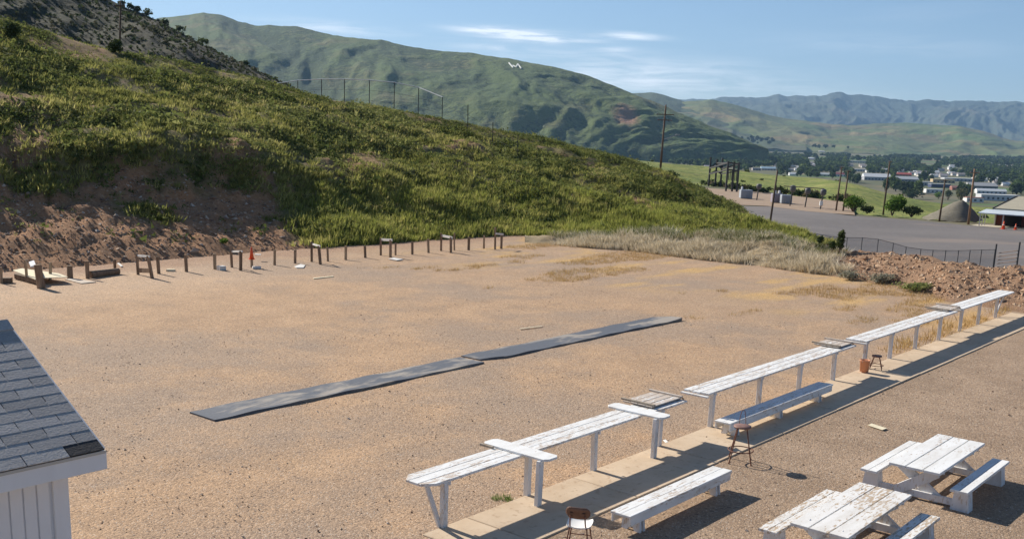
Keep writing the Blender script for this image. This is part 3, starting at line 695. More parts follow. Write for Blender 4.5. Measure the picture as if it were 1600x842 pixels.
mb = MB(); mb.beam((-.06, -.36, TZ-.07), (-.06, .36, TZ-.07), .09, .035); mb.obj('end_cleat', WHITE, t5)

def tray(u, v, label, rz=0., L=1.25, W=.78):
    r = empty('slatted_tray', P(u, v, TZ), ROTZ+rz, label, 'slatted tray', 'slatted wooden trays lying on the tables')
    MT = paint('bare_white_paint', .36)
    n = 4; w = W/n
    for k in range(n): plank(r, 'slat', -L/2, L/2, -W/2+k*w+.008, -W/2+(k+1)*w-.008, .055+random.uniform(-.003, .003), .022, MT)
    for s in (-1, 1):
        mb = MB(); mb.beam((s*(L/2-.05), -W/2-.03, .078), (s*(L/2-.05)+.02, W/2+.08, .078), .07, .042, bev=.004); mb.obj('cleat', MT if s > 0 else BARE, r)
        mb = MB(); mb.beam((s*(L/2-.1), -W/2, .017), (s*(L/2-.1), W/2, .017), .06, .032); mb.obj('runner', BARE, r)
    mb = MB(); mb.beam((L/2-.02, -W/2-.05, .03), (L/2+.1, -W/2+.12, .04), .03, .03); mb.obj('block', DARKWOOD, r)
tray(19.4, 11.98, 'weathered slatted tray on the table behind the white cross board')
tray(29.25, 11.95, 'slatted tray on the far end of the table above the blue shaded bench', L=1.0)
tray(39.45, 12.05, 'slatted tray in the gap just before the farthest shooting table', L=1.3)

def sit_bench(u0, u1, v, label, legs, m, h=.40, w=.42, gone=()):
    r = empty('sitting_bench', P(u0, v, 0), ROTZ, label, 'bench', 'low sitting benches behind the tables')
    L = u1-u0
    plank(r, 'seat', 0, L, -w/2, -.004, h, .04, m); plank(r, 'seat', 0.01, L-.01, .004, w/2, h-.003, .04, m)
    for s in (-1, 1):
        mb = MB(); mb.beam((.03, s*(w/2-.03), h-.118), (L-.03, s*(w/2-.03), h-.118), .04, .15, bev=.005); mb.obj('apron', m, r)
    for ul in legs:                                             # board leg with a notch cut out of its foot
        for dx in (0, .11):
            pts = [(-w/2+.05, h-.045), (w/2-.05, h-.045), (w/2-.01, -.02), (.09, -.02), (0, .13), (-.09, -.02), (-w/2+.01, -.02)]
            M = Matrix(((0, 0, 1, ul-u0+dx), (1, 0, 0, 0), (0, 1, 0, 0), (0, 0, 0, 1)))
            mb = MB(); mb.prism(pts, 0, .05, M); mb.obj('leg', POSTW, r)
    return r
sit_bench(14.0, 17.55, 9.14, 'worn white sitting bench in full sun beside the school chair', [14.35, 17.0], paint('bench_white_paint', .165))
sit_bench(20.6, 26.3, 10.83, 'long white sitting bench whose top lies in blue table shade', [20.95, 23.2, 25.5], WHITE, h=.40)

def school_chair():
    r = empty('school_chair', P(13.02, 9.28, 0), ROTZ+math.radians(27), 'brown backed school chair with white seat at the end of the bench', 'chair')
    brown = varied('brown_laminate', (.16, .085, .055), (.22, .125, .085), 12, rough=.4, stretch=(.3, 1, 1)); dk = mat('dark_groove', color=(.05, .03, .025), rough=.6)
    # chair faces +x; seat is a moulded shell
    mb = MB(); n = 7; V = []
    for zt in (0, -.02):
        for i in range(n):
            for j in range(n):
                x = -.2+.4*i/(n-1); y = (-.2+.4*j/(n-1))*(1+.06*i/(n-1)); z = .45+.03*(abs(y)/.2)**2-.012*math.sin(math.pi*i/(n-1))
                cut = 1-.12*(abs(2*i/(n-1)-1)**4); V.append((x, y*cut, z+zt))
    Fc = []
    for i in range(n-1):
        for j in range(n-1):
            a = i*n+j; Fc.append((a, a+n, a+n+1, a+1)); b = a+n*n; Fc.append((b, b+1, b+n+1, b+n))
    rim = [i*n for i in range(n)] + [(n-1)*n+j for j in range(1, n)] + [i*n+n-1 for i in range(n-2, -1, -1)] + list(range(n-2, 0, -1))
    for a, b in zip(rim, rim[1:]+rim[:1]): Fc.append((a, b, b+n*n, a+n*n))
    mb.add(V, Fc); mb.obj('seat', mat('white_seat', color=(.82, .8, .76), rough=.45), r, True)
    mb = MB(); V = []; n = 9
    for xt in (0, .018):
        for k in range(5):
            for j in range(n):
                y = -.2+.4*j/(n-1); z = .62+.21*k/4; ed = (1-(abs(y)/.2)**5*.1) if k in (0, 4) else 1
                zz = .725+(z-.725)*(1-.35*(abs(y)/.2)**6); V.append((-.23-.06*k/4+.05*(y/.2)**2-xt, y*ed, zz))
    Fc = []; m5 = 5*n
    for k in range(4):
        for j in range(n-1):
            a = k*n+j; Fc.append((a, a+1, a+n+1, a+n)); b = a+m5; Fc.append((b, b+n, b+n+1, b+1))
    rim = list(range(n)) + [k*n+n-1 for k in range(1, 5)] + list(range(5*n-2, 4*n-1, -1)) + [k*n for k in range(3, 0, -1)]
    for a, b in zip(rim, rim[1:]+rim[:1]): Fc.append((a, a+m5, b+m5, b))
    mb.add(V, Fc); back = mb.obj('backrest', brown, r, True)
    mb = MB(); mb.box((-.268, 0, .735), (.012, .25, .022)); mb.obj('hand_slot', dk, back)
    for s in (-1, 1):
        mb = MB(); mb.tube([(-.27, s*.12, .68), (-.23, s*.125, .55), (-.17, s*.13, .435), (.12, s*.14, .43)], .012); mb.obj('back_tube', RUST, r)
        for x0, x1 in ((-.14, -.24), (.13, .2)):
            mb = MB(); mb.cyl((x0, s*.14, .435), (x1, s*.2, 0), .012, .011, 8); mb.obj('leg', RUST, r)
    mb = MB(); mb.tube([(-.19, -.165, .2), (-.19, .165, .2)], .008); mb.tube([(.165, -.165, .2), (.165, .165, .2)], .008); mb.obj('stretcher', RUST, r)
school_chair()

def shop_stool(u, v, label, h=.8, rw=.185, back=True, m=RUST, rz=.35):
    r = empty('metal_stool', P(u, v, 0), ROTZ+rz, label, 'stool')
    mb = MB(); mb.lathe([(rw*.8, h-.05), (rw, h-.04), (rw*1.02, h-.015), (rw*.97, h), (rw*.3, h+.004)], n=24); mb.obj('seat', varied('brown_seat', (.20, .11, .09), (.27, .16, .13), 9, rough=.55), r, True)
    for k in range(4):
        t = math.pi/4+k*math.pi/2; a = Vector((math.cos(t), math.sin(t), 0))
        mb = MB(); mb.cyl(a*rw*.72+Vector((0, 0, h-.05)), a*rw*1.75, .013, .013, 8); mb.cyl(a*rw*1.75+Vector((0, 0, .0)), a*rw*1.75+Vector((0, 0, .03)), .02, .017, 8); mb.obj('leg', m, r)
    mb = MB(); R = rw*1.43; n = 24
    mb.tube([(R*math.cos(2*math.pi*k/n), R*math.sin(2*math.pi*k/n), h*.335) for k in range(n+1)], .012); mb.obj('foot_ring', m, r)
    if back:
        mb = MB(); mb.tube([(rw*.9, .07, h-.04), (rw*1.25, .06, h+.1), (rw*1.35, .03, h+.27), (rw*1.35, -.03, h+.27), (rw*1.25, -.06, h+.1), (rw*.9, -.07, h-.04)], .007); mb.obj('back_hoop', m, r)
    return r
shop_stool(19.33, 9.68, 'rusty brown metal stool with a round seat and foot ring', rz=.5)
shop_stool(30.9, 11.2, 'small brown metal stool standing beside the orange bucket', h=.45, rw=.15, back=False)
def bucket():
    r = empty('orange_bucket', P(30.1, 11.25, .065), ROTZ, 'orange plastic bucket on the walkway under the shooting tables', 'bucket')
    om = mat('orange_plastic', color=(.6, .27, .15), rough=.6)
    mb = MB(); mb.lathe([(.13, 0), (.145, .32), (.158, .325), (.158, .35), (.14, .35), (.126, .03)], n=18); mb.obj('pail', om, r, True)
    mb = MB(); mb.tube([(.15*math.cos(t), .02, .33-.13*math.sin(t)) for t in np.linspace(0, math.pi, 9)], .005, 5); mb.obj('handle', GALV, r)
bucket()

def picnic(u, v, label, m, h=.69, rz=0.):
    r = empty('picnic_table', P(u, v, 0), ROTZ+rz, label, 'picnic table', 'white picnic tables on the gravel')
    L, W = 2.86, .98; w = W/3
    for k in range(3): plank(r, 'top_board', random.uniform(0, .03), L-random.uniform(0, .03), -W/2+k*w+.008, -W/2+(k+1)*w-.008, h+random.uniform(-.004, .004), .05, m)
    for s in (-1, 1):
        y = s*.86
        plank(r, 'seat_board', .0, L-.12, y-.165, y-.005, .45, .05, m); plank(r, 'seat_board', .01, L-.13, y+.005, y+.165, .448, .05, m)
        for x in (.3, L-.42):
            # trapezoid seat support standing on the runner
            M = Matrix(((0, 0, 1, x-.13), (1, 0, 0, y), (0, 1, 0, 0), (0, 0, 0, 1)))
            mb = MB(); mb.prism([(-.12, .398), (.12, .398), (.16, .1), (.17, 0), (-.17, 0), (-.16, .1)], 0, .26, M); mb.obj('seat_support', POSTW, r)
    for x in (.3, L-.42):
        mb = MB(); mb.beam((x, -.72, .11), (x, .72, .11), .07, .13, bev=.006); mb.obj('runner', POSTW, r)
        for s in (-1, 1):
            xo = x+(.052 if s > 0 else -.052)
            mb = MB(); mb.beam((xo-.0, s*.34, h-.06), (xo, -s*.42, .06), .045, .2, (1, 0, 0)); mb2 = MB(); mb2.beam((xo, s*.36, h-.07), (xo, -s*.44, .05), .2, .045, (1, 0, 0), .005); mb2.obj('leg', POSTW, r)
        mb = MB(); mb.beam((x+.1, -W/2+.04, h-.085), (x+.1, W/2-.04, h-.085), .05, .065); mb.obj('batten', POSTW, r)
    mb = MB(); mb.beam((.34, 0, .2), (L-.46, 0, .2), .09, .045); mb.obj('tie_beam', POSTW, r)
    return r
picnic(19.42, 6.1, 'white picnic table further right, with paint flecks on its top', WHITE)
picnic(14.98, 6.05, 'nearer picnic table at the bottom edge, its white top worn and stained', paint('stained_white_paint', .2, (.78, .765, .74), (.36, .28, .2)))

# rubber mats at the fifty yard line
def mats():
    rub = varied('rubber', (.085, .09, .105), (.12, .125, .14), 2.5, rough=.55, bump=.2)
    def dusty(t, b):
        co = obj_co(t); n = t.noise(t.mapping(co, (.6, 1.6, 1)), .7, 5, .6, .3); f = t.noise(co, 12, 3, .6)
        c = t.mix(f, (.09, .098, .115), (.13, .135, .15)); c = t.mix(t.math('MULTIPLY', t.ramp(n, .47, .6), .85), c, (.38, .33, .27))
        t.set(b, 'Base Color', c); b.inputs['Roughness'].default_value = .6; b.inputs['Specular IOR Level'].default_value = .4
    rub = mat('dusty_rubber', dusty)
    for u0, u1, v0, lab, sk in ((13.12, 22.45, 20.3, 'dark grey rubber mat nearer the shed, dusty along its middle', -.05), (22.62, 33.85, 20.3, 'dark grey rubber mat farther from the shed, its far corner curled', .05)):
        n = 60; V = []
        for k in range(n+1):
            u = u0+(u1-u0)*k/n; w = .018*math.sin(u*.9)+.008*math.sin(u*3.1)
            lift = .045+.02*math.sin(u*2.1)**2+(.05*max(0, (k-n+4)/4)**2 if u0 > 20 else 0)
            cut = (.28*max(0, 1-k/2.) if u0 < 20 else (.45*max(0, 1-k/5.) + .5*max(0, (k-n+3)/3.)))
            y0, y1 = v0-.5+w+sk, v0+.5+w+sk
            if u0 > 20 and k > n-4: y1 -= cut
            elif u0 > 20: y0 += cut*.5
            V += [(u, y0, .0), (u, y0, lift), (u, y1, lift*.8), (u, y1, 0)]
        F = []
        for k in range(n):
            for j in range(3): a = 4*k+j; F.append((a, a+4, a+5, a+1))
        F += [(0, 1, 2, 3), (4*n+3, 4*n+2, 4*n+1, 4*n)]
        mb = MB(); mb.add(V, F); o = mb.obj('rubber_mat', rub); o.rotation_euler = (0, 0, ROTZ); tag(o, lab, 'rubber mat', 'rubber mats on the gravel')
mats()

# ---- target line
CREAM = varied('cream_plywood', (.68, .6, .42), (.76, .68, .5), 3, rough=.8); WBAR = varied('bleached_bar', (.62, .6, .56), (.74, .72, .68), 6)
def post_obj(name, base, top, w, m, parent=None, round_=False, w2=None):
    a = Vector(base); b = Vector(top); mb = MB()
    if round_: mb.cyl(a-Vector((0, 0, .1)), b, w/2*1.08, w/2*.95, 12)
    else: mb.beam(a-Vector((0, 0, .1)), b, w2 or w*.7, w, (UX[0], UX[1], 0), .008)
    me = mb.mesh(name)
    o = bpy.data.objects.new(name, me); COL.objects.link(o); me.materials.append(m)
    if parent: o.parent = parent
    return o
def px_post(bx, by, tx, ty):
    b = gp(bx, by); d = ray(tx, ty)
    # top lies in the plane through the base that faces the camera
    t = (b[1])/d[1]; tp = CAMP+d*t
    lean = tp-b; lean[1] = 0; return b, lean
def single(bx, by, tx, ty, w, m, label, round_=False):
    b, up = px_post(bx, by, tx, ty); r = post_obj('target_post', (0, 0, 0), up, w, m, round_=round_)
    r.location = b; return tag(r, label, 'target post', 'target posts along the foot of the bank')
singles = [
 (2, 443, 1.5, 417, .1, PALEWOOD, 'thin post at the left edge, leftmost of the target line', 0),
 (42.5, 441, 39.5, 406, .1, PALEWOOD, 'thin pale post with white paper, left of the thick dark stump', 0),
 (65, 450, 58.5, 413.5, .3, DARKWOOD, 'thick dark round stump, widest and nearest of the target posts', 1),
 (78, 438, 79, 410, .11, PALEWOOD, 'thin post standing against the cream plywood sheet, right of the thick stump', 0),
 (109.5, 435, 108.7, 415, .24, DARKWOOD, 'short fat stump at the right end of the cream plywood sheet', 1),
 (137, 435, 135.7, 408, .14, DARKWOOD, 'dark post at the near end of the dark log', 0),
 (180, 427, 179, 405.5, .11, DARKWOOD, 'post behind the far end of the dark log', 0),
 (248.3, 428, 246.2, 400.5, .13, DARKWOOD, 'bare post just right of the tilted frame with a low dark board', 0),
 (291.5, 425, 290, 398, .13, DARKWOOD, 'bare post beside the pale block lying on the ground', 0),
 (336, 421, 335.2, 396.5, .13, PALEWOOD, 'bare post just left of the frame beside the orange cone', 0),
 (429, 414.5, 429.4, 390.5, .11, PALEWOOD, 'bare post next right of the orange cone', 0),
 (461, 411.5, 461.3, 390, .12, DARKWOOD, 'bare post with a white board lying at its foot', 0),
 (512.6, 408.5, 511.6, 386, .1, PALEWOOD, 'bare post just right of the squared frame below the green grass', 0),
 (540, 406, 540.5, 384, .12, PALEWOOD, 'bare post midway between the two middle target frames', 0),
 (571, 403, 570, 384, .12, DARKWOOD, 'bare post just left of the tall frame below the bright grass', 0),
 (618, 398.8, 618.2, 380, .1, DARKWOOD, 'bare post close beside the right leg of the tall frame', 0),
 (644.3, 397.5, 644.3, 377.5, .12, DARKWOOD, 'bare post with a scrap of dark wood lying to its right', 0),
 (669.7, 395, 669, 373.5, .12, PALEWOOD, 'bare post just left of the second to last target frame', 0),
 (710, 391.3, 709.8, 364, .09, PALEWOOD, 'slim post just right of the second to last target frame', 0),
 (732.2, 391, 732.8, 370.5, .14, DARKWOOD, 'bare dark post midway between the two farthest frames', 0),
 (756, 388.3, 756.5, 368, .11, PALEWOOD, 'bare post just left of the farthest target frame', 0)]
for bx, by, tx, ty, w, m, lab, rd in singles: single(bx, by, tx, ty, w, m, lab, bool(rd))
def frame(l, r_, bar, label, low=None, bw=.09):
    (b1, u1), (b2, u2) = px_post(*l), px_post(*r_)
    root = empty('target_stand', b1, 0, label, 'target frame', 'target frames along the foot of the bank')
    o1 = post_obj('post', (0, 0, 0), u1, .11, DARKWOOD, root); off = Vector(b2-b1)
    o2 = post_obj('post', off, Vector(off)+Vector(u2), .13, DARKWOOD, root)
    def crossbar(k1, k2, m, h, nm, ex=.06):
        a = Vector(u1)*k1; b = off+Vector(u2)*k2; d = (b-a).normalized()*ex
        mb = MB(); mb.beam(a-d+Vector((-VX[0], -VX[1], 0))*.08, b+d+Vector((-VX[0], -VX[1], 0))*.08, .05, h, bev=.004); mb.obj(nm, m, root)
    crossbar(bar[0], bar[1], WBAR, bw, 'crossbar')
    if low: crossbar(low[0], low[1], DARKWOOD, .2, 'low_board', -.03)
frame((216, 429.5, 213.6, 396), (238.5, 435, 231, 399.5), (.9, .97), 'tilted target frame with a low dark board between its legs', (.22, .35))
frame((362.5, 418, 360.5, 383), (376, 423, 376.3, 392), (.72, .98), 'target frame standing just left of the orange cone')
frame((487, 409, 487, 377.5), (501, 413.5, 498, 384), (.88, .98), 'squared target frame standing right of the white board')
frame((595, 399, 595, 372), (610, 402, 610.3, 374.5), (.92, .98), 'tall target frame below the brightest grass, white board at its foot', bw=.13)
frame((689.2, 392, 689.6, 364.5), (704.5, 395, 704.5, 370), (.86, .95), 'second to last target frame, thick white crossbar', bw=.13)
frame((773.6, 389.5, 774, 355.5), (783.3, 388.5, 784, 365), (.72, .96), 'farthest target frame with one tall leg, at the right end of the line', bw=.11)
def cone_mesh(root, h, w, om):
    mb = MB(); mb.lathe([(w*.36, .03), (w*.09, h), (w*.05, h+.005)], n=18); c = mb.obj('cone_body', om, root, True)
    mb = MB(); mb.box((0, 0, .015), (w, w, .03), bev=.008); mb.obj('cone_base', om, root); return c
ORANGE = mat('traffic_orange', color=(.75, .10, .03), rough=.5)
b, up = px_post(393.5, 418, 393.3, 404.5)
r = post_obj('target_post', (0, 0, 0), up, .11, PALEWOOD); r.location = b; tag(r, 'short post wearing the orange traffic cone', 'target post', 'target posts along the foot of the bank')
r = empty('traffic_cone', b+np.array(up)*.96, .3, 'orange traffic cone stuck on top of a target post', 'traffic cone'); cone_mesh(r, .6, .3, ORANGE)

def slab_px(name, cpx, m, th, label, cat, z=.012, tilt=None, group=None):
    q = [gp(x, y, z) for x, y in cpx]; c = np.mean(q, 0); mb = MB()
    vs = [Vector(p-c) for p in q]
    if tilt:
        for v, k in zip(vs, tilt): v.z += k
    n = len(vs); lo = [v-Vector((0, 0, th)) for v in vs]
    mb.add(vs+lo, [tuple(range(n)), tuple(range(2*n-1, n-1, -1))]+[(k, k+n, (k+1) % n+n, (k+1) % n) for k in range(n)])
    o = mb.obj(name, m); bm = bmesh.new(); bm.from_mesh(o.data); bmesh.ops.recalc_face_normals(bm, faces=bm.faces[:]); bm.to_mesh(o.data); bm.free()
    o.location = c; return tag(o, label, cat, group)
slab_px('plywood_sheet', ((20, 422), (34, 419), (92, 427), (106, 432.5), (66, 434), (55, 436)), CREAM, .03, 'cream plywood sheet propped up behind the thick stump', 'plywood sheet', z=.28)
slab_px('plywood_prop', ((22, 428), (60, 437), (62, 435), (25, 426)), DARKWOOD, .2, 'dark timber propping up the cream plywood sheet', 'timber', z=.24)
slab_px('loose_board', ((101, 436), (112, 434.5), (150, 440), (127, 442.5)), varied('grey_board', (.5, .42, .34), (.6, .52, .43), 5), .03, 'pale flat board on the ground beside the dark log', 'board', z=.03)
def log(px0, px1, r, label):
    a = gp(*px0, .0)+np.array([0, 0, r*.8]); b = gp(*px1, .0)+np.array([0, 0, r*.8]); mb = MB(); mb.cyl((0, 0, 0), Vector(b-a), r, r*.85, 10)
    o = mb.obj('fallen_log', DARKWOOD); o.location = a; tag(o, label, 'log')
log((141, 434), (185, 428.5), .17, 'dark fallen log lying on the ground between two target posts')
def block(x, y, size, m, label, rz=.3, name='wood_block', cat='block', group=None):
    mb = MB(); mb.box((0, 0, size[2]/2), size, bev=.015); o = mb.obj(name, m); o.location = gp(x, y); o.rotation_euler = (0, 0, rz); tag(o, label, cat, group)
block(10, 442, (.45, .3, .22), DARKWOOD, 'dark wooden block at the left edge beside the first post')
block(267, 424, (.4, .22, .1), CREAM, 'pale block on the ground between two bare posts', .2)
block(346, 422, (.34, .3, .2), WBAR, 'whitish block at the foot of the post left of the orange cone', .8)
block(401, 420, (.4, .2, .12), WBAR, 'whitish block on the ground right of the orange cone post', .4)
block(228, 424, (.5, .12, .1), DARKWOOD, 'dark timber scrap behind the tilted target frame', .2)
for cpx, lab in ((((460, 416), (470, 412.5), (477, 414), (474, 418), (463, 418)), 'white board lying at the foot of a bare post'),
                 (((607, 404), (616, 402.5), (630, 405), (620, 406.3)), 'white board lying at the foot of the tall target frame'),
                 (((183, 411), (186, 410.5), (192, 415.5), (189, 416)), 'white strip leaning right of the post behind the log'),
                 (((398, 397.5), (399, 396.5), (408, 397), (407, 398)), 'white strip on the bank behind the orange cone')):
    slab_px('white_board', cpx, WBAR, .03, lab, 'board', z=.05 if cpx[0][1] > 400 else .35)
slab_px('white_sheet', ((45, 409), (53, 406.5), (56, 414), (48, 416)), mat('crumpled_white', color=(.7, .7, .72)), .05, 'crumpled white sheet hung behind the thick stump', 'sheet', z=.75)
slab_px('paper_sheet', ((1356, 663.5), (1362, 661), (1386, 668.5), (1379, 671)), CREAM, .012, 'cream strip of card lying on the gravel near the picnic tables', 'card', z=.025)
slab_px('wood_strip', ((812, 512.8), (847, 508.8), (847.4, 509.4), (812.6, 513.5)), CREAM, .015, 'thin pale wood strip lying on the gravel beyond the rubber mats', 'wood strip', z=.03)
slab_px('paper_scrap', ((1036, 687), (1040, 686), (1044, 690), (1040, 691)), mat('white_paper', color=(.8, .8, .78)), .01, 'scrap of white paper at the walkway edge beside the cross board leg', 'paper', z=.03)
slab_px('wood_strip', ((489, 434), (521, 431), (521, 431.8), (490, 435)), CREAM, .02, 'thin pale wood strip on the gravel before the squared target frame', 'wood strip', z=.03)

# ---- loose stones on the range floor, nearest part
def scatter_stones():
    r = np.random.default_rng(91); q = []; s = []
    while len(q) < 11000:
        u = 8+30*r.uniform()**1.35; v = r.uniform(2.5, 30)
        if 10.0 < v < 11.6 and u > 11.6 and r.uniform() > .012: continue
        w = .35+.65*(fbm(np.array(u*.3), np.array(v*.3), 92, 3) > .52)+(.5 if (v < 10 or 11.5 < v < 13) else 0)
        if r.uniform() > w: continue
        q.append(P(u, v, .075 if (10.0 < v < 11.55 and u > 11.6) else .008)); s.append(.006+r.gamma(1.4, .0045))
    c = palette(r.uniform(0, 1, len(q)), [(.16, .115, .09), (.33, .23, .16), (.46, .36, .27), (.58, .5, .42)])
    me = soup_mesh('loose_gravel', rock_soup(np.array(q), np.array(s), 93), np.repeat(c, 8, 0))
    tag(link_mesh('loose_gravel', me, vcol('stone_colours')), 'loose pebbles scattered over the gravel', 'pebbles', kind='stuff')
scatter_stones()
def weeds(name, cen, n, rad, h, cols, label, cat='weed', seed=1, grp=None, bl=14):
    r = np.random.default_rng(seed); a = r.uniform(0, 6.28, n); d = rad*np.sqrt(r.uniform(0, 1, n))
    p = np.stack([np.cos(a)*d, np.sin(a)*d, np.zeros(n)], -1); V, c = tuft_faces(p, r.uniform(.6, 1.1, n)*h, bl, .08, .6, palette(r.uniform(0, 1, n), cols), seed, .8)
    o = link_mesh(name, soup_mesh(name, V, c), vcol('grass_blades')); o.location = cen; tag(o, label, cat, grp)
weeds('green_weed', P(13.96, 11.75, 0), 12, .16, .1, [(.08, .16, .03), (.18, .24, .07)], 'small green weed on the gravel under the first shooting table', seed=4)

# ---- shed at the left
def shed():
    dep = 7.5; E0 = CAMP + ray(163, 700)/np.linalg.norm(FW)*dep
    u0, v0 = uv(E0); z0 = float(E0[2]); th = .47; LR = 1.6
    r = empty('small_shed', P(u0, v0, 0), ROTZ, 'small white grooved shed with a grey shingle roof', 'shed')
    Lw = 3.2; nc = 14; ex = LR/nc
    c, s = math.cos(th), math.sin(th)
    def rp(x, d, n=0.): return Vector((x, d*c-n*s, z0+d*s+n*c))     # d up the slope, n off the slope
    SH = varied('shingle_granules', (.36, .335, .315), (.46, .43, .41), 60, rough=.95, bump=.4, rnd=.3)
    SHD = varied('dark_shingle', (.05, .048, .05), (.075, .07, .07), 60, rough=.95, bump=.5)
    w = .305
    mb = MB(); mb.beam(rp(-Lw/2, LR/2, -.05), rp(-Lw/2, LR/2+.01, -.05), .01, .01)
    # roof boards: front and back slope, closed to a real gable
    def slope_box(x0, x1, d0, d1, n0, n1):
        q = [rp(x, d, n) for n in (n0, n1) for x, d in ((x0, d0), (x1, d0), (x1, d1), (x0, d1))]
        return q, [(3, 2, 1, 0), (4, 5, 6, 7), (0, 1, 5, 4), (1, 2, 6, 5), (2, 3, 7, 6), (3, 0, 4, 7)]
    roof = MB(); roof.add(*slope_box(-Lw, -.012, .012, LR+.02, -.045, -.008)); roof = roof.obj('roof', mat('roof_edge', color=(.09, .085, .085), rough=.9), r)
    for k in range(nc):
        x = 0 - (0 if k % 2 == 0 else w/2) ; first = True
        x1 = 0.
        while x1 > -Lw:
            x0 = max(-Lw, x1-(w*.5 if (first and k % 2) else w)); first = False
            if k == 0 and x1 > -.02: x0 = -.26
            hh = random.uniform(0, .0007)
            q, f = slope_box(x0+.0035, x1-.0035, k*ex-.006+random.uniform(-.002, .002), (k+1)*ex+.035, -.006, .001+hh)
            # tilt so each course laps over the one below
            q = [p+Vector((0, -s, c))*(.0012 if i in (4, 5) else (.0 if i in (0, 1) else -.0012)) for i, p in enumerate(q)]
            m = MB(); m.add(q, f); m.obj('shingle', SHD if (k == 0 and x1 > -.02) else SH, roof); x1 = x0
    ridge = MB()
    q = [rp(x, LR+.02+d, n) for x in (0.004, -Lw) for d, n in ((-.12, .012), (0.0, .022), (.0, .0), (-.12, .0))]
    ridge.add(q, [(0, 1, 5, 4), (1, 2, 6, 5), (3, 0, 4, 7), (2, 3, 7, 6), (0, 3, 2, 1), (4, 5, 6, 7)]); ridge.obj('ridge_cap', SH, roof)
    yr = LR*c+.02; back = MB()
    q = [(x, y, z) for x in (0, -Lw) for y, z in ((yr, z0+LR*s+.0), (yr+LR*c, z0-.01), (yr+LR*c, z0-.05), (yr, z0+LR*s-.05))]
    back.add(q, [(0, 4, 5, 1), (1, 5, 6, 2), (2, 6, 7, 3), (3, 7, 4, 0), (0, 1, 2, 3), (7, 6, 5, 4)]); back.obj('rear_roof_slope', SH, r)
    WP = varied('shed_white', (.82, .80, .80), (.86, .84, .84), 8, rough=.6, stretch=(1, 1, .3))
    f = MB(); f.box((-Lw/2+.005, .022, z0-.095), (Lw+.03, .03, .135), bev=.004); f.obj('fascia', WP, r)
    d = MB(); d.box((-Lw/2, .002, z0-.026), (Lw+.02, .012, .022)); d.obj('drip_edge', mat('drip_metal', color=(.55, .5, .44), rough=.5), r)
    so = MB(); so.box((-Lw/2-.02, .14, z0-.155), (Lw-.04, .21, .015)); so.obj('soffit', WP, r)
    rk = MB()
    a, b2 = rp(.004, .02, -.075), rp(.004, LR+.02, -.075); rk.beam(a, b2, .03, .12, (0, -s, c)); rk.obj('rake_board', WP, r)
    yw = .25; xw = -.17
    wall = MB(); wall.box((-Lw/2+xw/2, yw+.03, (z0-.16)/2), (Lw+xw-.03, .03, z0-.16)); wl = wall.obj('wall', WP, r)
    x = xw-.13; g = .098
    while x > -Lw+.1:
        m = MB(); m.box((x-g/2, yw+.008, (z0-.165)/2), (g-.012, .016, z0-.166), bev=.003); m.obj('siding_board', WP, wl); x -= g
    m = MB(); m.box((xw-.055, yw+.0, (z0-.164)/2), (.115, .034, z0-.164), bev=.004); m.obj('corner_board', WP, r)
    side = MB(); side.prism([(yw+.0, 0), (yr*2-yw, 0), (yr*2-yw, z0-.1), (yr, z0+LR*s-.1), (yw, z0-.1)], 0, .03, Matrix(((0, 0, 1, xw-.035), (1, 0, 0, 0), (0, 1, 0, 0), (0, 0, 0, 1)))); side.obj('gable_wall', WP, r)
shed()

# ================================================================== BEYOND THE RANGE
POLEW = varied('pole_wood', (.10, .065, .045), (.17, .115, .08), 3, stretch=(1, 1, .1), rnd=.3)
WIRE = mat('dark_metal', color=(.06, .058, .06), rough=.6)
def utility_pole(base, top_px, label, r0=.16, arms=(), lamp=False, m=None, r1=None):
    d = ray(*top_px); b = np.array(base); tp = CAMP + d*(b[1]/d[1]); up = Vector(tp-b); up.y = 0
    r = empty('utility_pole', b, 0, label, 'utility pole', 'utility poles')
    mb = MB(); mb.cyl((0, 0, -.8), up, r0, r1 or r0*.7, 10); mb.obj('pole', m or POLEW, r, True)
    for k, w in arms:
        c = up*k; mb = MB(); mb.beam(c+Vector((-w/2, -.2, 0)), c+Vector((w/2, -.2, 0)), .1, .12); a = mb.obj('crossarm', m or POLEW, r)
        for s in (-.45, -.15, .2, .45):
            mb = MB(); mb.cyl(c+Vector((w*s, -.2, .06)), c+Vector((w*s, -.2, .24)), .05, .035, 6); mb.obj('insulator', mat('insulator', color=(.3, .28, .26), rough=.4), a)
    if lamp:
        c = up*.5; mb = MB(); mb.tube([c, c+Vector((1.0, 0, .35)), c+Vector((2.0, 0, .75))], .07); mb.obj('lamp_arm', GALV, r)
        mb = MB(); mb.box(c+Vector((2.2, 0, .8)), (.6, .3, .18), bev=.04); mb.obj('lamp_head', GALV, r)
    return r
utility_pole(at(1031, 272, 158), (1040.5, 164), 'tall wooden utility pole with a lamp bracket, behind the hill crest', .17, [(.86, 2.6), (.78, 2.2)], True)
h = cast(MB_DARK, 185, 60)
utility_pole(hill_hit(186, 82), (188.5, 2), 'dark utility pole on the upper left hillside beside a dark shrub', .1, [(.9, .9)])
for bx, by, tx, ty, lab, arms in ((1203, 347, 1215, 266, 'leaning utility pole at the foot of the grassy spur, nearest the lot', []),
        (1306, 329.5, 1315.5, 260, 'left one of the two close utility poles behind the lot', [(.97, .8)]),
        (1317, 330, 1326, 266, 'right one of the two close utility poles behind the lot', [(.97, .8)]),
        (1380, 333, 1390.5, 252, 'utility pole standing at the bright green bush', [(.985, .6)]),
        (1467.5, 344.5, 1477, 281, 'short dark utility pole in front of the gravel pile', [(.98, .9)])):
    utility_pole(gp(bx, by, -5), (tx, ty), lab, .17, arms)
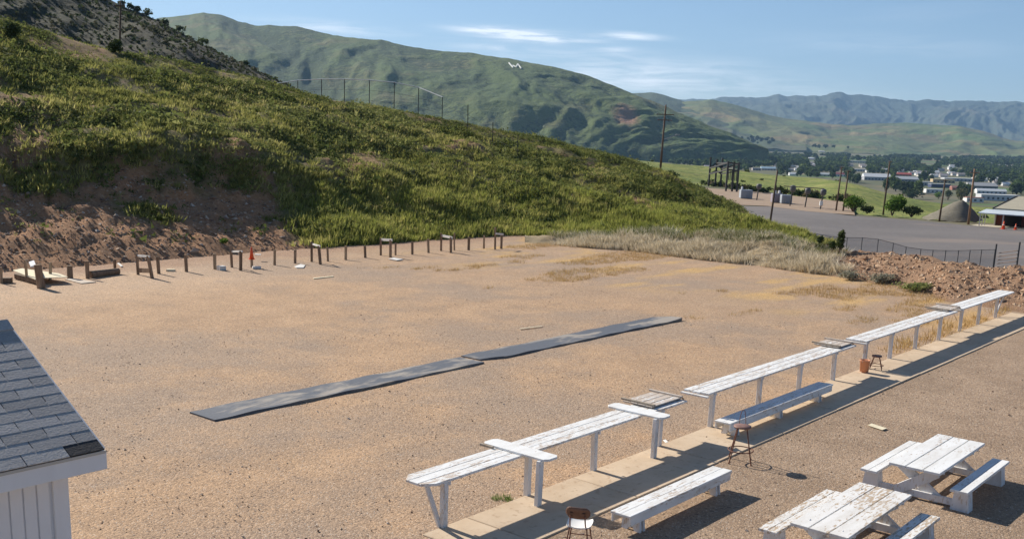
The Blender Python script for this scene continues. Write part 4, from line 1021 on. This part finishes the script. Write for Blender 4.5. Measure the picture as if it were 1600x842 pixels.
utility_pole(gp(1513, 350, -5), (1523, 264), 'brown utility pole standing beside the metal awning', .2, [(.93, 1.6)], m=varied('brown_pole', (.22, .13, .08), (.30, .19, .12), 3, stretch=(1, 1, .1)))

# ridge fence
def ridge_fence():
    data = ((430, 131, None), (465, 126, None), (502, 124, None), (538, 124, None), (577, 125.5, None), (616, 129, None), (654, 137, None), (691, 152, 184), (731, 164, 205), (770, 191, 224), (809, 211, 244))
    r = None; pts = []
    for i, (x, ty, by) in enumerate(data):
        if by: b = np.array(hill_hit(x, by))
        else:
            D = 105.; tp = at(x, ty, D); b = tp - np.array([0, 0, 2.6])
        d = ray(x+.3, ty); tp = CAMP + d*(b[1]/d[1]); up = tp-b; up[1] = 0; pts.append((b, up))
    o = pts[0][0]; r = empty('wire_fence', o, 0, 'tall wire fence along the crest of the backstop hill', 'fence')
    for b, up in pts:
        mb = MB(); mb.cyl(b-o-np.array([0, 0, 1.5]), b-o+up, .042, .042, 6); mb.obj('post', WIRE, r)
    for k, m, rad in ((1., mat('shine_painted_wire', color=(.7, .7, .7), rough=.35), .045), (.62, WIRE, .01), (.25, WIRE, .01)):  # the top strand's shine is put into its pale colour
        mb = MB(); mb.tube([b-o+up*k for b, up in pts[:8 if k == 1 else None]], rad, 5); mb.obj('strand', m, r)
ridge_fence()
def chain_link_mat():
    m = bpy.data.materials.new('chain_link'); m.use_nodes = True; t = NT(m.node_tree)
    tr = t.new('ShaderNodeBsdfTransparent'); d = t.new('ShaderNodeBsdfDiffuse', inp={0: (.33, .33, .33, 1)})
    co = obj_co(t); wv = []
    for a in (math.pi/4, -math.pi/4):
        w = t.new('ShaderNodeTexWave', inp={'Scale': 5.}); t.set(w, 0, t.mapping(co, (1, 1, 1), (0, a, 0))); wv.append(t.ramp(w.outputs['Fac'], .92, .97))
    k = t.math('MAXIMUM', *wv); mx = t.new('ShaderNodeMixShader', inp={0: k, 1: tr, 2: d}); t.set(t.n['Material Output'], 0, mx); return m
def lot_fence():
    pts_px = [(1228, 356), (1262, 363), (1297, 369.5), (1324, 371.5), (1347.5, 371.5), (1372.5, 374), (1396, 380), (1416, 386), (1439, 389.5), (1458, 391), (1478, 391.5), (1498, 391.5), (1516, 391), (1534, 390.5)]
    D = np.interp([p[0] for p in pts_px], [1228, 1330, 1534], [118, 113, 106]); o = at(1324, 371.5, 113)
    r = empty('chain_link_fence', o-np.array([0, 0, 1.6]), 0, 'low chain link fence between the dirt berm and the grey lot', 'fence'); o = o-np.array([0, 0, 1.6])
    tp = [at(x, y, d) for (x, y), d in zip(pts_px, D)] + [at(1555, 390, 105.5)]
    for p in tp:
        mb = MB(); mb.cyl(p-o-np.array([0, 0, 2.1]), p-o+np.array([0, 0, .04]), .038, .038, 6); mb.obj('post', WIRE, r)
    mb = MB(); mb.tube([p-o for p in tp], .026, 6); mb.obj('top_rail', WIRE, r)
    mb = MB(); cl = chain_link_mat()
    for a, b in zip(tp[:-1], tp[1:]):
        A, B = a-o, b-o; z = np.array([0, 0, 1.75]); mb.add([A-z, B-z, B, A], [(0, 1, 2, 3)])
    f = mb.obj('wire_mesh', cl, r); f['kind'] = 'stuff'
    # gate right of it
    a = at(1557, 383, 105.5); b = at(1593.5, 380, 103); z = np.array([0, 0, 2.3]); g = empty('field_gate', a-z, 0, 'dark metal pipe gate between two tall posts at the right end of the fence', 'gate')
    for p in (a, b): mb = MB(); mb.cyl(p-a, p-a+z+np.array([0, 0, .12]), .085, .085, 8); mb.obj('post', WIRE, g)
    ta = at(1560, 395.5, 105.5)-a+z; tb = at(1590, 391.5, 103)-a+z
    for k in range(5):
        dz = np.array([0, 0, -.36*k]); mb = MB(); mb.cyl(ta+dz, tb+dz, .04, .04, 6); mb.obj('rail', mat('gate_rust', color=(.18, .12, .09), rough=.7), g)
lot_fence()

# substation
def substation():
    b0 = gp(1107, 291, -5); th = math.radians(38); r = empty('substation_frame', gp(1130, 296, -5), 0, 'dark steel lattice frame of the substation behind the hill end', 'substation frame')
    o = gp(1130, 296, -5); legs = []
    px = [(1107, 291, 245.5), (1117, 291.5, 249), (1125.5, 292, 247), (1134, 299, 252), (1143.5, 299.5, 253), (1151, 300, 254)]
    for x, y, ty in px:
        b = gp(x, y, -5); d = ray(x+3.8*(y-ty)/45, ty); t = CAMP+d*(b[1]/d[1]); legs.append((b, t))
        mb = MB(); mb.beam(b-o, t-o, .44, .44); mb.obj('column', WIRE, r)
    def pt(i, k): b, t = legs[i]; return b+(t-b)*k-o
    for i, j, ka, kb in ((0, 1, .62, .86), (1, 2, .86, .62), (0, 1, .42, .58), (1, 2, .58, .45), (3, 4, .95, .95), (4, 5, .95, .95), (3, 4, .72, .72), (4, 5, .72, .72), (0, 3, .62, .95), (2, 5, .62, .95), (1, 4, .86, .95), (0, 3, .42, .72), (2, 5, .45, .72)):
        mb = MB(); mb.beam(pt(i, ka), pt(j, kb), .34, .34); mb.obj('beam', WIRE, r)
    for q in range(7):
        a = pt(3, .72)*(1-q/7)+pt(5, .72)*(q/7); mb = MB(); mb.cyl(a, a-np.array([0, 0, 2.6]), .09, .09, 6); mb.obj('switch_rod', WIRE, r)
    G1 = varied('transformer_grey', (.30, .33, .37), (.38, .41, .45), 1, rough=.5); G2 = varied('transformer_violet', (.25, .22, .26), (.3, .27, .31), 1, rough=.5)
    PORC = mat('porcelain', color=(.72, .72, .72), rough=.3)
    def cab(x0, x1, yb, yt, m, lab, ins=()):
        a = gp(x0, yb, -5); b = gp(x1, yb, -5); w = np.linalg.norm(b-a); hgt = (yb-yt)/F_PX*np.linalg.norm(a-CAMP)
        c = empty('transformer_box', (a+b)/2, 0, lab, 'transformer')
        mb = MB(); mb.box((0, w*.35, hgt*.5), (w*.96, w*.7, hgt*.9), bev=.08); mb.obj('tank', m, c)
        for s in (-.3, -.1, .1, .3): mb = MB(); mb.box((s*w, -.09, hgt*.48), (.12, .16, hgt*.62)); mb.obj('cooling_fin', m, c)
        for s in ins: mb = MB(); mb.lathe([(.16, hgt*.94), (.3, hgt*1.0), (.16, hgt*1.06), (.3, hgt*1.12), (.16, hgt*1.18), (.24, hgt*1.24), (.1, hgt*1.3)], (s*w, w*.3, 0), 8); mb.obj('bushing', PORC, c)
    cab(1159, 1173.5, 311, 297, G1, 'grey transformer box beside the steel lattice frame', (-.35,))
    cab(1208, 1221.5, 317.5, 303, G2, 'purplish grey transformer box with white bushings on top', (.15, -.2))
    cab(1222.5, 1235.5, 319, 305, G1, 'plain grey transformer box, right one of the close pair')
    for x, yb, yt, lab in ((1234, 322, 293, 'round headed regulator on a post beside the grey transformer box'), (1257.5, 324, 297, 'middle round headed regulator on a post behind the lot'), (1281.5, 327, 299, 'round headed regulator on a post nearest the close pair of poles'), (1182, 313, 290, 'dim round headed regulator on a post behind the first transformer box')):
        b = gp(x, yb, -5); s = np.linalg.norm(b-CAMP)/F_PX; hh = (yb-yt)*s; c = empty('voltage_regulator', b, 0, lab, 'regulator', 'regulators on posts in the substation')
        mb = MB(); mb.cyl((0, 0, -.2), (.28, 0, hh*.8), .13, .13, 8); mb.obj('post', WIRE, c)
        mb = MB(); mb.lathe([(.3, hh*.72), (.55, hh*.78), (.6, hh*.97), (.45, hh*1.04), (.1, hh*1.06)], (.32, 0, 0), 12); mb.obj('regulator_can', mat('regulator_dark', color=(.12, .12, .125), rough=.5), c, True)
        if x > 1270: mb = MB(); mb.box((0, -.3, hh*.3), (.6, .4, hh*.24), bev=.05); mb.obj('control_box', PORC, c)
    a, b = gp(1222, 322, -5)+np.array([0, 0, 3.9]), gp(1285, 327, -5)+np.array([0, 0, 3.9]); mb = MB(); mb.beam((0, 0, 0), Vector(b-a), .12, .16); q = mb.obj('bus_bar', WIRE); q.location = a; tag(q, 'thin dark bus bar spanning above the round headed regulators', 'bus bar')
substation()

# gravel pile
def pile():
    c = gp(1520, 347, -5)+np.array([0, 6.0, 0]); n = 48; rings = 16; R = 5.2; V = []
    top = (345-314)/F_PX*np.linalg.norm(c-CAMP)
    G = np.zeros((n+1, rings, 3))
    for i in range(n+1):
        t = 2*math.pi*(i % n)/n
        for j in range(rings):
            k = j/(rings-1); rad = R*(1+.25*math.cos(t-2.9))*(1-k)
            x = rad*math.cos(t)*1.0+.3; y = rad*math.sin(t)*.9
            G[i, j] = (x, y, top*(k**1.03)*(1-.09*k**7)+.3*(float(fbm(np.array(x*.7), np.array(y*.7+t*0), 7, 4))-.5)*(1-k)*2-.1)
    G[0] = G[n]; me = grid_mesh('gravel_pile', G)
    o = link_mesh('gravel_pile', me, varied('pile_gravel', (.165, .15, .115), (.215, .195, .155), 2.5, bump=.6, rough=.95)); o.location = c; tag(o, 'cone shaped grey brown gravel pile left of the metal awning', 'gravel pile')
pile()

# open shed with metal awning
def carport():
    # squared to the range: x runs along the front wall (right and towards the range), y runs away
    o = gp(1555, 353, -5); r = empty('storage_building', o, -AZ, 'dark red storage building with beige roof and pale metal awning', 'building')
    WALL = varied('red_brown_board', (.10, .028, .02), (.15, .045, .03), 2, stretch=(3, 1, .3)); BEI = varied('beige_roofing', (.34, .31, .24), (.40, .365, .28), 1)
    DK = mat('dark_trim', color=(.05, .04, .035), rough=.8); MT = varied('awning_metal', (.52, .57, .6), (.6, .64, .67), .6, rough=.45); PAL = mat('pale_post', color=(.55, .52, .47), rough=.7)
    s = np.linalg.norm(o-CAMP)/F_PX; hh = 21*s; L = 24.; D = 26.; rise = 1.75
    mb = MB(); mb.box((L/2, D/2, hh/2+.15), (L, D, hh+.3)); mb.obj('wall', WALL, r)
    M = Matrix(((0, 0, 1, 0), (1, 0, 0, 0), (0, 1, 0, 0), (0, 0, 0, 1)))
    mb = MB(); mb.prism([(.02, hh+.3), (D-.02, hh+.3), (D/2, hh+rise)], .02, L-.02, M); mb.obj('gable', WALL, r)
    for sgn in (0, 1):
        y0, y1 = (-.35, D/2+.02) if sgn == 0 else (D+.35, D/2-.02)
        mb = MB(); mb.prism([(y0, hh+.22), (y1, hh+rise+.1), (y1, hh+rise+.3), (y0, hh+.4)], -.5, L+.5, M); mb.obj('roof_slope', BEI, r)
        mb = MB(); mb.beam((-.58, y0, hh+.28), (-.58, y1, hh+rise+.22), .14, .42); mb.obj('rake_board', DK, r)
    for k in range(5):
        mb = MB(); mb.box((2.6+k*4.4, -.04, hh*.44), (2.6, .08, hh*.84)); mb.obj('doorway', mat('painted_interior_shade', color=(.02, .017, .017), rough=.95), r)  # flat near-black panels; the shade inside the openings is put into their colour
    zf = hh*.97; q = [(-1.6, -4.6, zf-.3), (L, -4.6, zf-.3), (L, -.4, zf+.15), (-1.6, -.4, zf+.15)]
    mb = MB(); mb.add(q+[(a, b, c+.14) for a, b, c in q], [(3, 2, 1, 0), (4, 5, 6, 7), (0, 1, 5, 4), (1, 2, 6, 5), (2, 3, 7, 6), (3, 0, 4, 7)]); mb.obj('awning_roof', MT, r)
    for x in (-1.3, 2.2, 5.7, 9.2):
        mb = MB(); mb.box((x, -4.3, zf/2-.17), (.15, .15, zf-.33)); mb.obj('post', PAL, r)
    for y in (-2.9, -1.4): mb = MB(); mb.box((-1.3, y, zf/2-.1), (.13, .13, zf-.12)); mb.obj('post', PAL, r)
    mb = MB(); mb.box((-.07, -.25, zf*.5), (.14, .5, zf*.96)); mb.obj('end_panel', mat('pale_panel', color=(.62, .6, .54), rough=.8), r)
    sl = MB(); sl.box((L/2-1.2, -2.3, .03), (L+2.6, 5.2, .14)); sl.obj('floor_slab', varied('pale_floor', (.50, .44, .34), (.56, .5, .4), .5), r)
carport()
for bx, by, k, lab in ((1567.5, 358, 1.25, 'orange traffic cone before the dark red building, left one and taller'), (1586.5, 359, .95, 'orange traffic cone before the dark red building, right one')):
    p = gp(bx, by, -4.98); r = empty('traffic_cone', p, .2, lab, 'traffic cone', 'traffic cones before the storage building'); cone_mesh(r, k, k*.62, ORANGE)
    mb = MB(); mb.lathe([(k*.15, k*.5), (k*.11, k*.66)], n=18); mb.obj('band', mat('pale_band', color=(.7, .6, .55), rough=.5), r)

# bushes
def leafy(name, cen, radii, size, n, cols, label, cat='bush', grp=None, seed=1, trunk=True, lobes=6):
    r = np.random.default_rng(seed); V = leaf_faces(n, radii, size, seed, lobes); k = r.uniform(0, 1, n); c = palette(k, cols)
    rt = empty(name, cen, 0, label, cat, grp)
    o = link_mesh('foliage', soup_mesh('foliage', V+np.array([0, 0, radii[2]*.9]), c), vcol('leaves', trans=.3), rt)
    if trunk:
        mb = MB()
        for j in range(4): a = j*1.6+seed; mb.cyl((0, 0, -.1), (radii[0]*.45*math.cos(a), radii[1]*.45*math.sin(a), radii[2]*1.1), radii[0]*.05, radii[0]*.02, 6)
        t = mb.obj('stems', POLEW, rt)
    return rt
BRIGHT = [(.06, .12, .02), (.13, .22, .035), (.2, .3, .05)]; DULL = [(.035, .055, .022), (.065, .09, .03), (.10, .12, .045)]; SAGE = [(.22, .21, .15), (.32, .31, .23), (.42, .4, .3)]
leafy('green_bush', gp(1394, 336, -5), (2.7, 2.2, 2.3), .26, 1500, BRIGHT, 'bright green bush at the foot of a utility pole behind the lot', seed=2)
leafy('green_bush', gp(1424, 338, -5), (2.6, 1.9, 1.2), .22, 900, DULL, 'dull green low bush right of the bright green bush', seed=3)
leafy('green_bush', gp(1333, 331, -5), (2.9, 2, 1.9), .24, 1000, BRIGHT, 'yellow green bush between the close pair of poles and the bright bush', seed=4)
leafy('green_bush', gp(1355, 333, -5), (1.8, 1.4, 1.0), .2, 500, DULL, 'small dark bush left of the bright green bush', seed=5)
leafy('young_juniper', at(1312, 392, 58), (.36, .32, .72), .09, 560, DULL, 'upright dark shrub at the left end of the dirt berm', 'shrub', seed=6)
leafy('young_juniper', at(1300, 391, 58.5), (.3, .3, .34), .08, 260, DULL, 'low dark shrub beside the upright one on the berm', 'shrub', seed=7)
leafy('young_juniper', at(1281, 382, 60), (.28, .28, .3), .08, 220, DULL, 'small dark shrub left of the upright one, by the fence', 'shrub', seed=8)
leafy('sagebrush', gp(1382, 444), (1.0, .6, .36), .065, 620, SAGE, 'grey sagebrush at the foot of the dirt berm', 'shrub', seed=9)
leafy('sagebrush', gp(1330, 437), (1.0, .6, .3), .065, 520, SAGE, 'low grey sagebrush where the dry grass meets the berm', 'shrub', seed=10)
leafy('weedy_shrub', gp(1436, 456), (1.5, .9, .3), .07, 700, [(.14, .17, .05), (.23, .26, .08), (.34, .33, .15)], 'green weedy shrub at the foot of the dirt berm before the farthest tables', 'shrub', seed=11)
leafy('weedy_shrub', gp(1590, 470), (.9, .8, .6), .1, 500, [(.16, .14, .07), (.26, .22, .12), (.34, .29, .17)], 'straw coloured shrub past the farthest shooting table', 'shrub', seed=12)
h = hill_hit(178, 82); leafy('dark_shrub', h-Vector((0, 0, .15)), (.95, .8, .75), .12, 700, DULL, 'round dark shrub on the hill crest below the utility pole', 'shrub', 'shrubs on the hill crest', seed=13)
h = hill_hit(16, 58); leafy('dark_shrub', h-Vector((0, 0, .15)), (1.0, .8, .8), .12, 700, DULL, 'round dark shrub on the hill crest in the top left corner', 'shrub', 'shrubs on the hill crest', seed=14)
leafy('green_bush', hill_hit(350, 381)-Vector((0, 0, .05)), (.3, .25, .22), .07, 200, BRIGHT, 'small green bush on the red bank above a target stand', 'shrub', seed=15, trunk=False)
leafy('weedy_shrub', at(1048, 283, 135), (1.2, .8, .9), .16, 400, DULL, 'dark bush on the crest right of the tall utility pole', 'shrub', seed=16)
def yard_brush():
    r = np.random.default_rng(15); V = []; C = []
    for k in range(46):
        x = r.uniform(1098, 1335); y = np.interp(x, [1098, 1150, 1240, 1335], [289, 296, 305, 317])+r.uniform(-2.5, .5); s = r.uniform(.7, 1.7)
        V.append(leaf_faces(60, (s*1.5, s, s*.7), s*.33, k+400, 3)+gp(x, y, -5)+np.array([0, 0, s*.45])); C.append(palette(r.uniform(0, 1, 60), DULL if k % 3 else [(.12, .10, .06), (.2, .17, .1)]))
    me = soup_mesh('yard_brush', np.concatenate(V), np.concatenate(C)); tag(link_mesh('yard_brush', me, vcol('leaves', trans=.3)), 'ragged dark brush along the back edge of the substation yard', 'brush', kind='stuff')
yard_brush()
def scrub():
    r = np.random.default_rng(5); G = DARK[1]; W = np.ones(G.shape[:2]); W[:, :2] = 0; W[:, -1] = 0
    p, _, _ = sample_grid(G, W, 8000, 6); V = []; C = []
    for k, q in enumerate(p):
        s = r.uniform(.3, .9)*(1.7 if k % 29 == 0 else .9); v = leaf_faces(14, (s, s, s*.75), s*.5, k, 2)+q+np.array([0, 0, s*.45]); V.append(v); C.append(palette(r.uniform(0, 1, 14), DULL if k % 3 == 0 else [(.07, .075, .04), (.12, .115, .065)]))
    me = soup_mesh('hill_scrub', np.concatenate(V), np.concatenate(C)); tag(link_mesh('hill_scrub', me, vcol('leaves', trans=.3)), 'dark scrub dotted over the brown hill behind', 'scrub', kind='stuff')
    # shrubs cut out against the sky
    for i, (x, y) in enumerate(((190, 8), (206, 14), (217, 18), (228, 23), (258, 38), (283, 50), (318, 69), (384, 101))):
        s = r.uniform(1.2, 2.2); leafy('skyline_shrub', at(x, y+3, 330), (s*1.2, s, s*.8), .5, 90, DULL, 'dark shrub cut out against the sky on the brown hill', 'shrub', 'shrubs along the skyline of the brown hill', seed=60+i, trunk=False, lobes=3)
    # bushes that dot the field
    W = np.ones(FG.shape[:2]); p, _, _ = sample_grid(FG, W, 170, 9); V = []; C = []
    for k, q in enumerate(p):
        s = r.uniform(.5, 1.3); V.append(leaf_faces(30, (s*1.5, s, s*.6), s*.4, k+900, 2)+q+np.array([0, 0, s*.3])); C.append(palette(r.uniform(0, 1, 30), [(.06, .085, .028), (.12, .14, .05)]))
    me = soup_mesh('field_scrub', np.concatenate(V), np.concatenate(C)); tag(link_mesh('field_scrub', me, vcol('leaves')), 'low scrub dotted over the grassy field', 'scrub', kind='stuff')
scrub()

# ---- town in the valley
def town_point(x, y):                           # where the sight line meets the valley floor
    d = ray(x, y); t = 200.
    lo, hi = 430., 7000.
    f = lambda D: (H + d[2]*D/d[1]) - float(zground(d[0]*D/d[1], D))
    for _ in range(60):
        mid = (lo+hi)/2
        if f(mid) > 0: lo = mid
        else: hi = mid
    D = (lo+hi)/2; p = CAMP+d*(D/d[1]); return p
def shade(c, k): return tuple(min(.85, q*k) for q in c)
WHT = (.72, .72, .7); GRY = (.42, .43, .45)
def cm(c, r=.7): return mat('town_%02d_%02d_%02d' % tuple(int(q*99) for q in c), color=c, rough=r)
TOWN_SPOTS = []
def building(x0, x1, yt, yb, wall, roof, label, kind='flat', dpt=.7, name='town_building', cat='building', gab=.35, group=None):
    p = town_point((x0+x1)/2, yb); s = np.linalg.norm(p-CAMP)/F_PX; w = (x1-x0)*s; hh = max((yb-yt)*s, 2.6); d = max(w*dpt*.6, 8)
    r = empty(name, p, random.uniform(-.08, .08), label, cat, group); TOWN_SPOTS.append((x0-2, x1+2, yt-1, yb+3.5))
    hw = hh*(.55 if kind != 'flat' else .8)
    mb = MB(); mb.box((0, d/2, hw/2-1), (w, d, hw+2)); wl = mb.obj('wall', cm(wall), r)
    if kind == 'flat': mb = MB(); mb.box((0, d/2, hw+.25), (w+.6, d+.6, .5)); mb.obj('roof', cm(roof), r)
    else:
        M = Matrix(((0, 0, 1, -w/2-.4), (1, 0, 0, 0), (0, 1, 0, 0), (0, 0, 0, 1)))
        mb = MB(); mb.prism([(-.6, hw), (d+.6, hw), (d/2, hw+max(hh-hw, d*.16))], 0, w+.8, M); mb.obj('roof', cm(roof), r)
    n = int(min(8, max(2, w/5)))
    if w*1.0/s > 12:
        for k in range(n):
            mb = MB(); mb.box((-w/2+(k+.5)*w/n, -.06, hw*.45), (w/n*.42, .12, hw*.4)); mb.obj('window', cm((.08, .085, .1)), wl)
    return r
BL = [
 (1478, 1521, 278.5, 284, GRY, (.82, .82, .8), 'long town warehouse with the most brilliant white roof', 'flat', .6),
 (1459, 1490, 280, 287, (.52, .40, .24), (.56, .45, .28), 'tan yard building left of the brilliant white roofed warehouse', 'flat', .6),
 (1403, 1434, 277, 285, (.3, .3, .3), (.48, .49, .5), 'grey gabled warehouse below the red roof', 'gable', .8),
 (1436, 1456, 284, 291, (.45, .45, .45), (.52, .53, .55), 'flat grey town building right of the grey gabled warehouse', 'flat', .8),
 (1456, 1484, 287.5, 294, (.06, .075, .14), (.42, .44, .47), 'dark blue walled town building with a flat grey roof', 'flat', .7),
 (1448, 1473, 295.5, 302, WHT, (.78, .78, .76), 'long white town building in front of the dark blue one', 'flat', .5),
 (1488, 1498, 291, 297.5, (.35, .14, .11), (.4, .2, .16), 'small red brown town building below the tan yard', 'gable', .9),
 (1516, 1557, 287, 297, (.2, .19, .19), (.46, .45, .44), 'large barn with a grey roof and dark gable end', 'gable', .7),
 (1529, 1570, 296, 303, (.68, .69, .7), (.82, .82, .8), 'long white shed in front of the large grey barn', 'gable', .35),
 (1536, 1590, 304.5, 314, (.52, .53, .55), (.66, .67, .68), 'broad pale grey building nearest the storage building roof', 'flat', .6),
 (1511, 1536, 308.5, 316, (.74, .73, .7), (.42, .2, .15), 'white trailer with a red brown roof edge', 'flat', .35),
 (1401, 1423, 270.5, 276, (.4, .15, .12), (.52, .12, .09), 'town building with a bright red roof', 'gable', .6),
 (1567, 1578, 285.5, 291.5, WHT, (.76, .77, .78), 'small white building among trees at the right edge', 'gable', .9),
 (1304, 1321, 270, 276.5, (.8, .78, .77), (.6, .2, .2), 'white town building with a faded red roof strip', 'gable', .5),
 (1352, 1390, 272.5, 283, (.36, .37, .4), (.62, .63, .64), 'big pale roofed warehouse beside the utility pole and green bush', 'gable', .8),
 (1332, 1355, 264, 268.5, (.6, .58, .55), (.78, .77, .75), 'long low white roofed town building above the big pale warehouse', 'flat', .6),
 (1325, 1354, 251.5, 255, (.6, .57, .53), (.74, .7, .66), 'far row of pale town roofs among dark trees', 'flat', .5),
 (1264, 1274, 246.5, 250, (.4, .4, .42), (.85, .85, .85), 'small bright white roof among trees in mid town', 'gable', .8),
 (1280, 1288, 236, 238.5, (.6, .58, .55), (.75, .72, .68), 'tiny pale roof at the foot of the tan hills', 'gable', .8),
 (1234, 1244, 258.5, 263, (.55, .47, .36), (.6, .53, .45), 'beige town house left of the mid town trees', 'gable', .9),
 (1280, 1297, 270.5, 276, (.42, .47, .38), (.62, .63, .6), 'pale green town building left of the white one with red strip', 'gable', .7),
 (1065, 1091, 237.5, 243, (.55, .52, .45), (.82, .79, .68), 'cream roofed warehouse right of the tall utility pole', 'flat', .5),
 (1025, 1041, 246.5, 250.5, WHT, (.82, .82, .82), 'low white building right behind the tall utility pole', 'flat', .5),
 (1190, 1212, 261, 267, (.52, .47, .45), (.48, .62, .68), 'town building with a light blue roof', 'gable', .6),
 (1176, 1189, 262, 267.5, (.42, .38, .36), (.48, .45, .43), 'grey brown town building left of the light blue roof', 'flat', .7)]
for a in BL: building(*a)
HOUSE = [((.6, .58, .55), (.36, .32, .3)), (WHT, (.62, .61, .6)), ((.5, .44, .38), (.44, .4, .38)), ((.72, .71, .68), (.74, .74, .73)), ((.45, .36, .3), (.3, .25, .23))]
rh = random.Random(3); nh = 0
while nh < 150:
    x = rh.uniform(1090, 1600); yb = rh.uniform(247, 262)+(x-1090)*.052 if rh.random() < .6 else rh.uniform(258, 296)
    if yb < 245+.012*(x-1000) or yb > 264+.075*(x-1090): continue
    if any(a < x < b and c < yb < d for a, b, c, d in TOWN_SPOTS): continue
    s = 1.0+(yb-245)*.022; w, rf = rh.choice(HOUSE); building(x-3*s, x+3*s, yb-3*s, yb, w, rf, 'small pale town house half hidden among the valley trees', 'gable', 1.1, 'town_house', 'house', group='small houses among the valley trees'); TOWN_SPOTS.pop(); nh += 1

def town_trees():
    r = np.random.default_rng(77); LV = vcol('leaves', trans=.3); var = []
    PALS = [[(.03, .05, .018), (.06, .095, .03), (.10, .14, .042)], [(.04, .07, .022), (.09, .135, .036), (.15, .195, .055)], [(.026, .042, .02), (.045, .07, .03), (.07, .10, .04)]]
    for k in range(9):
        con = k % 4 == 3; rad = (.42, .42, .62) if not con else (.26, .26, .7)
        V = leaf_faces(150, rad, .17, 100+k, 6 if not con else 2)+np.array([0, 0, .62]); c = palette(r.uniform(0, 1, 150), PALS[k % 3])
        mb = MB(); mb.cyl((0, 0, -.1), (0, 0, .5), .045, .03, 5); tv = np.array([[mb.v[i] for i in (f[0], f[1], f[2])] for f in mb.f[:5]] + [[mb.v[i] for i in (f[0], f[2], f[3])] for f in mb.f[:5]])
        me = soup_mesh('valley_tree', np.concatenate([V, tv]), np.concatenate([c, np.tile([(.08, .06, .045)], (len(tv), 1))])); me.materials.append(LV); var.append(me)
    pts = []
    def near_b(x, y): return any(a < x < b and c+1.0 < y < d+11 for a, b, c, d in TOWN_SPOTS)
    tries = 0
    while len(pts) < 2700 and tries < 120000:
        tries += 1
        x = r.uniform(905, 1640)
        if r.uniform() < .45: y = r.uniform(238, 260)+(x-1000)*.02
        else: x = r.uniform(1150, 1640); y = r.uniform(254, 309)
        lo = np.interp(x, [905, 1000, 1100, 1200, 1300, 1400, 1500, 1600], [238, 239, 241, 242, 243, 245, 248, 252]); hi = np.interp(x, [905, 1000, 1100, 1200, 1300, 1350, 1400, 1500, 1640], [246, 252, 262, 272, 281, 290, 303, 309, 312])
        if not lo < y < hi or near_b(x, y): continue
        if x > 1400 and y > 276 and r.uniform() < .4: continue          # open industrial yards
        if x > 1530 and 256 < y < 265 and r.uniform() < .7: continue     # green field
        if fbm(np.array(x*.02), np.array(y*.09), 99, 3) < .3: continue
        pts.append((y, x))
    pts.sort(reverse=True); V = []; C = []; n = 0
    for y, x in pts:
        p = town_point(x, y); h = r.uniform(9, 18)*(1.15 if y < 264 else 1.0); k = int(r.integers(0, 9))
        if n < 300:
            o = bpy.data.objects.new('valley_tree', var[k]); COL.objects.link(o); o.location = p-np.array([0, 0, .3]); o.scale = (h*r.uniform(.8, 1.25), h, h*.8); o.rotation_euler = (0, 0, r.uniform(0, 6.28))
            tag(o, 'leafy green tree standing among the valley town buildings', 'tree', 'trees among the valley town buildings'); n += 1
        else:
            V.append(leaf_faces(60, (h*.5, h*.45, h*.45), h*.2, int(x*7) % 1000, 4)+p+np.array([0, 0, h*.42])); C.append(palette(r.uniform(0, 1, 60), PALS[k % 3]))
    # tree rows on the far slopes
    for x0, x1, y0, y1, m in ((1130, 1210, 214, 226, 60), (1395, 1470, 231, 240, 60), (1500, 1640, 240, 252, 120), (1270, 1330, 228, 240, 50), (1000, 1140, 230, 243, 150)):
        for q in range(m):
            x = r.uniform(x0, x1); y = y0+(y1-y0)*(.3*(x-x0)/(x1-x0)+.7*r.uniform()); d = 4300 if y < 235+.012*(x-1000) else None
            p = at(x, y, 4550) if y < 232 else town_point(x, max(y, 239+.016*(x-1000))); h = r.uniform(9, 17)*(1.25 if p[1] > 4000 else 1)
            V.append(leaf_faces(40, (h*.5, h*.45, h*.42), h*.24, int(x*13+q) % 1000, 3)+p+np.array([0, 0, h*.3])); C.append(palette(r.uniform(0, 1, 40), PALS[2]))
    me = soup_mesh('far_trees', np.concatenate(V), np.concatenate(C)); tag(link_mesh('far_trees', me, LV), 'mass of far trees along the valley and the feet of the hills', 'trees', kind='stuff')
town_trees()
for x, y, w, hpx, cols, lab in ((1425, 311, 36, 24, DULL, 'broad dark green tree clump behind the grassy rise, left of the white town sheds'),
        (1481, 313, 17, 19, DULL, 'rounded green tree left of the short dark utility pole, beyond the lot'),
        (1501, 316, 20, 28, [(.07, .075, .03), (.13, .13, .05), (.19, .18, .07)], 'tall olive brown tree beside the brown utility pole, beyond the lot'),
        (1466, 311, 15, 15, BRIGHT, 'small bright green tree between two darker trees beyond the lot')):
    p = town_point(x, y); k = np.linalg.norm(p-CAMP)/F_PX
    leafy('town_tree', p, (w*k*.5, w*k*.42, hpx*k*.48), w*k*.06, 420, cols, lab, 'tree', seed=int(x))

# ---- the air: one even box of haze around everything
mb = MB(); mb.box((0, 0, 725), (36000, 36000, 1550))
hz = mb.obj('haze', None); hm = bpy.data.materials.new('haze_air'); hm.use_nodes = True; t = NT(hm.node_tree); t.n.remove(t.n['Principled BSDF'])
pv = t.new('ShaderNodeVolumePrincipled', inp={'Color': (.40, .66, 1.0, 1), 'Density': 4.6e-5, 'Anisotropy': .1}); t.l.new(pv.outputs[0], t.n['Material Output'].inputs['Volume'])
hz.data.materials.append(hm); tag(hz, 'thin pale haze filling the valley air', 'haze', kind='stuff')
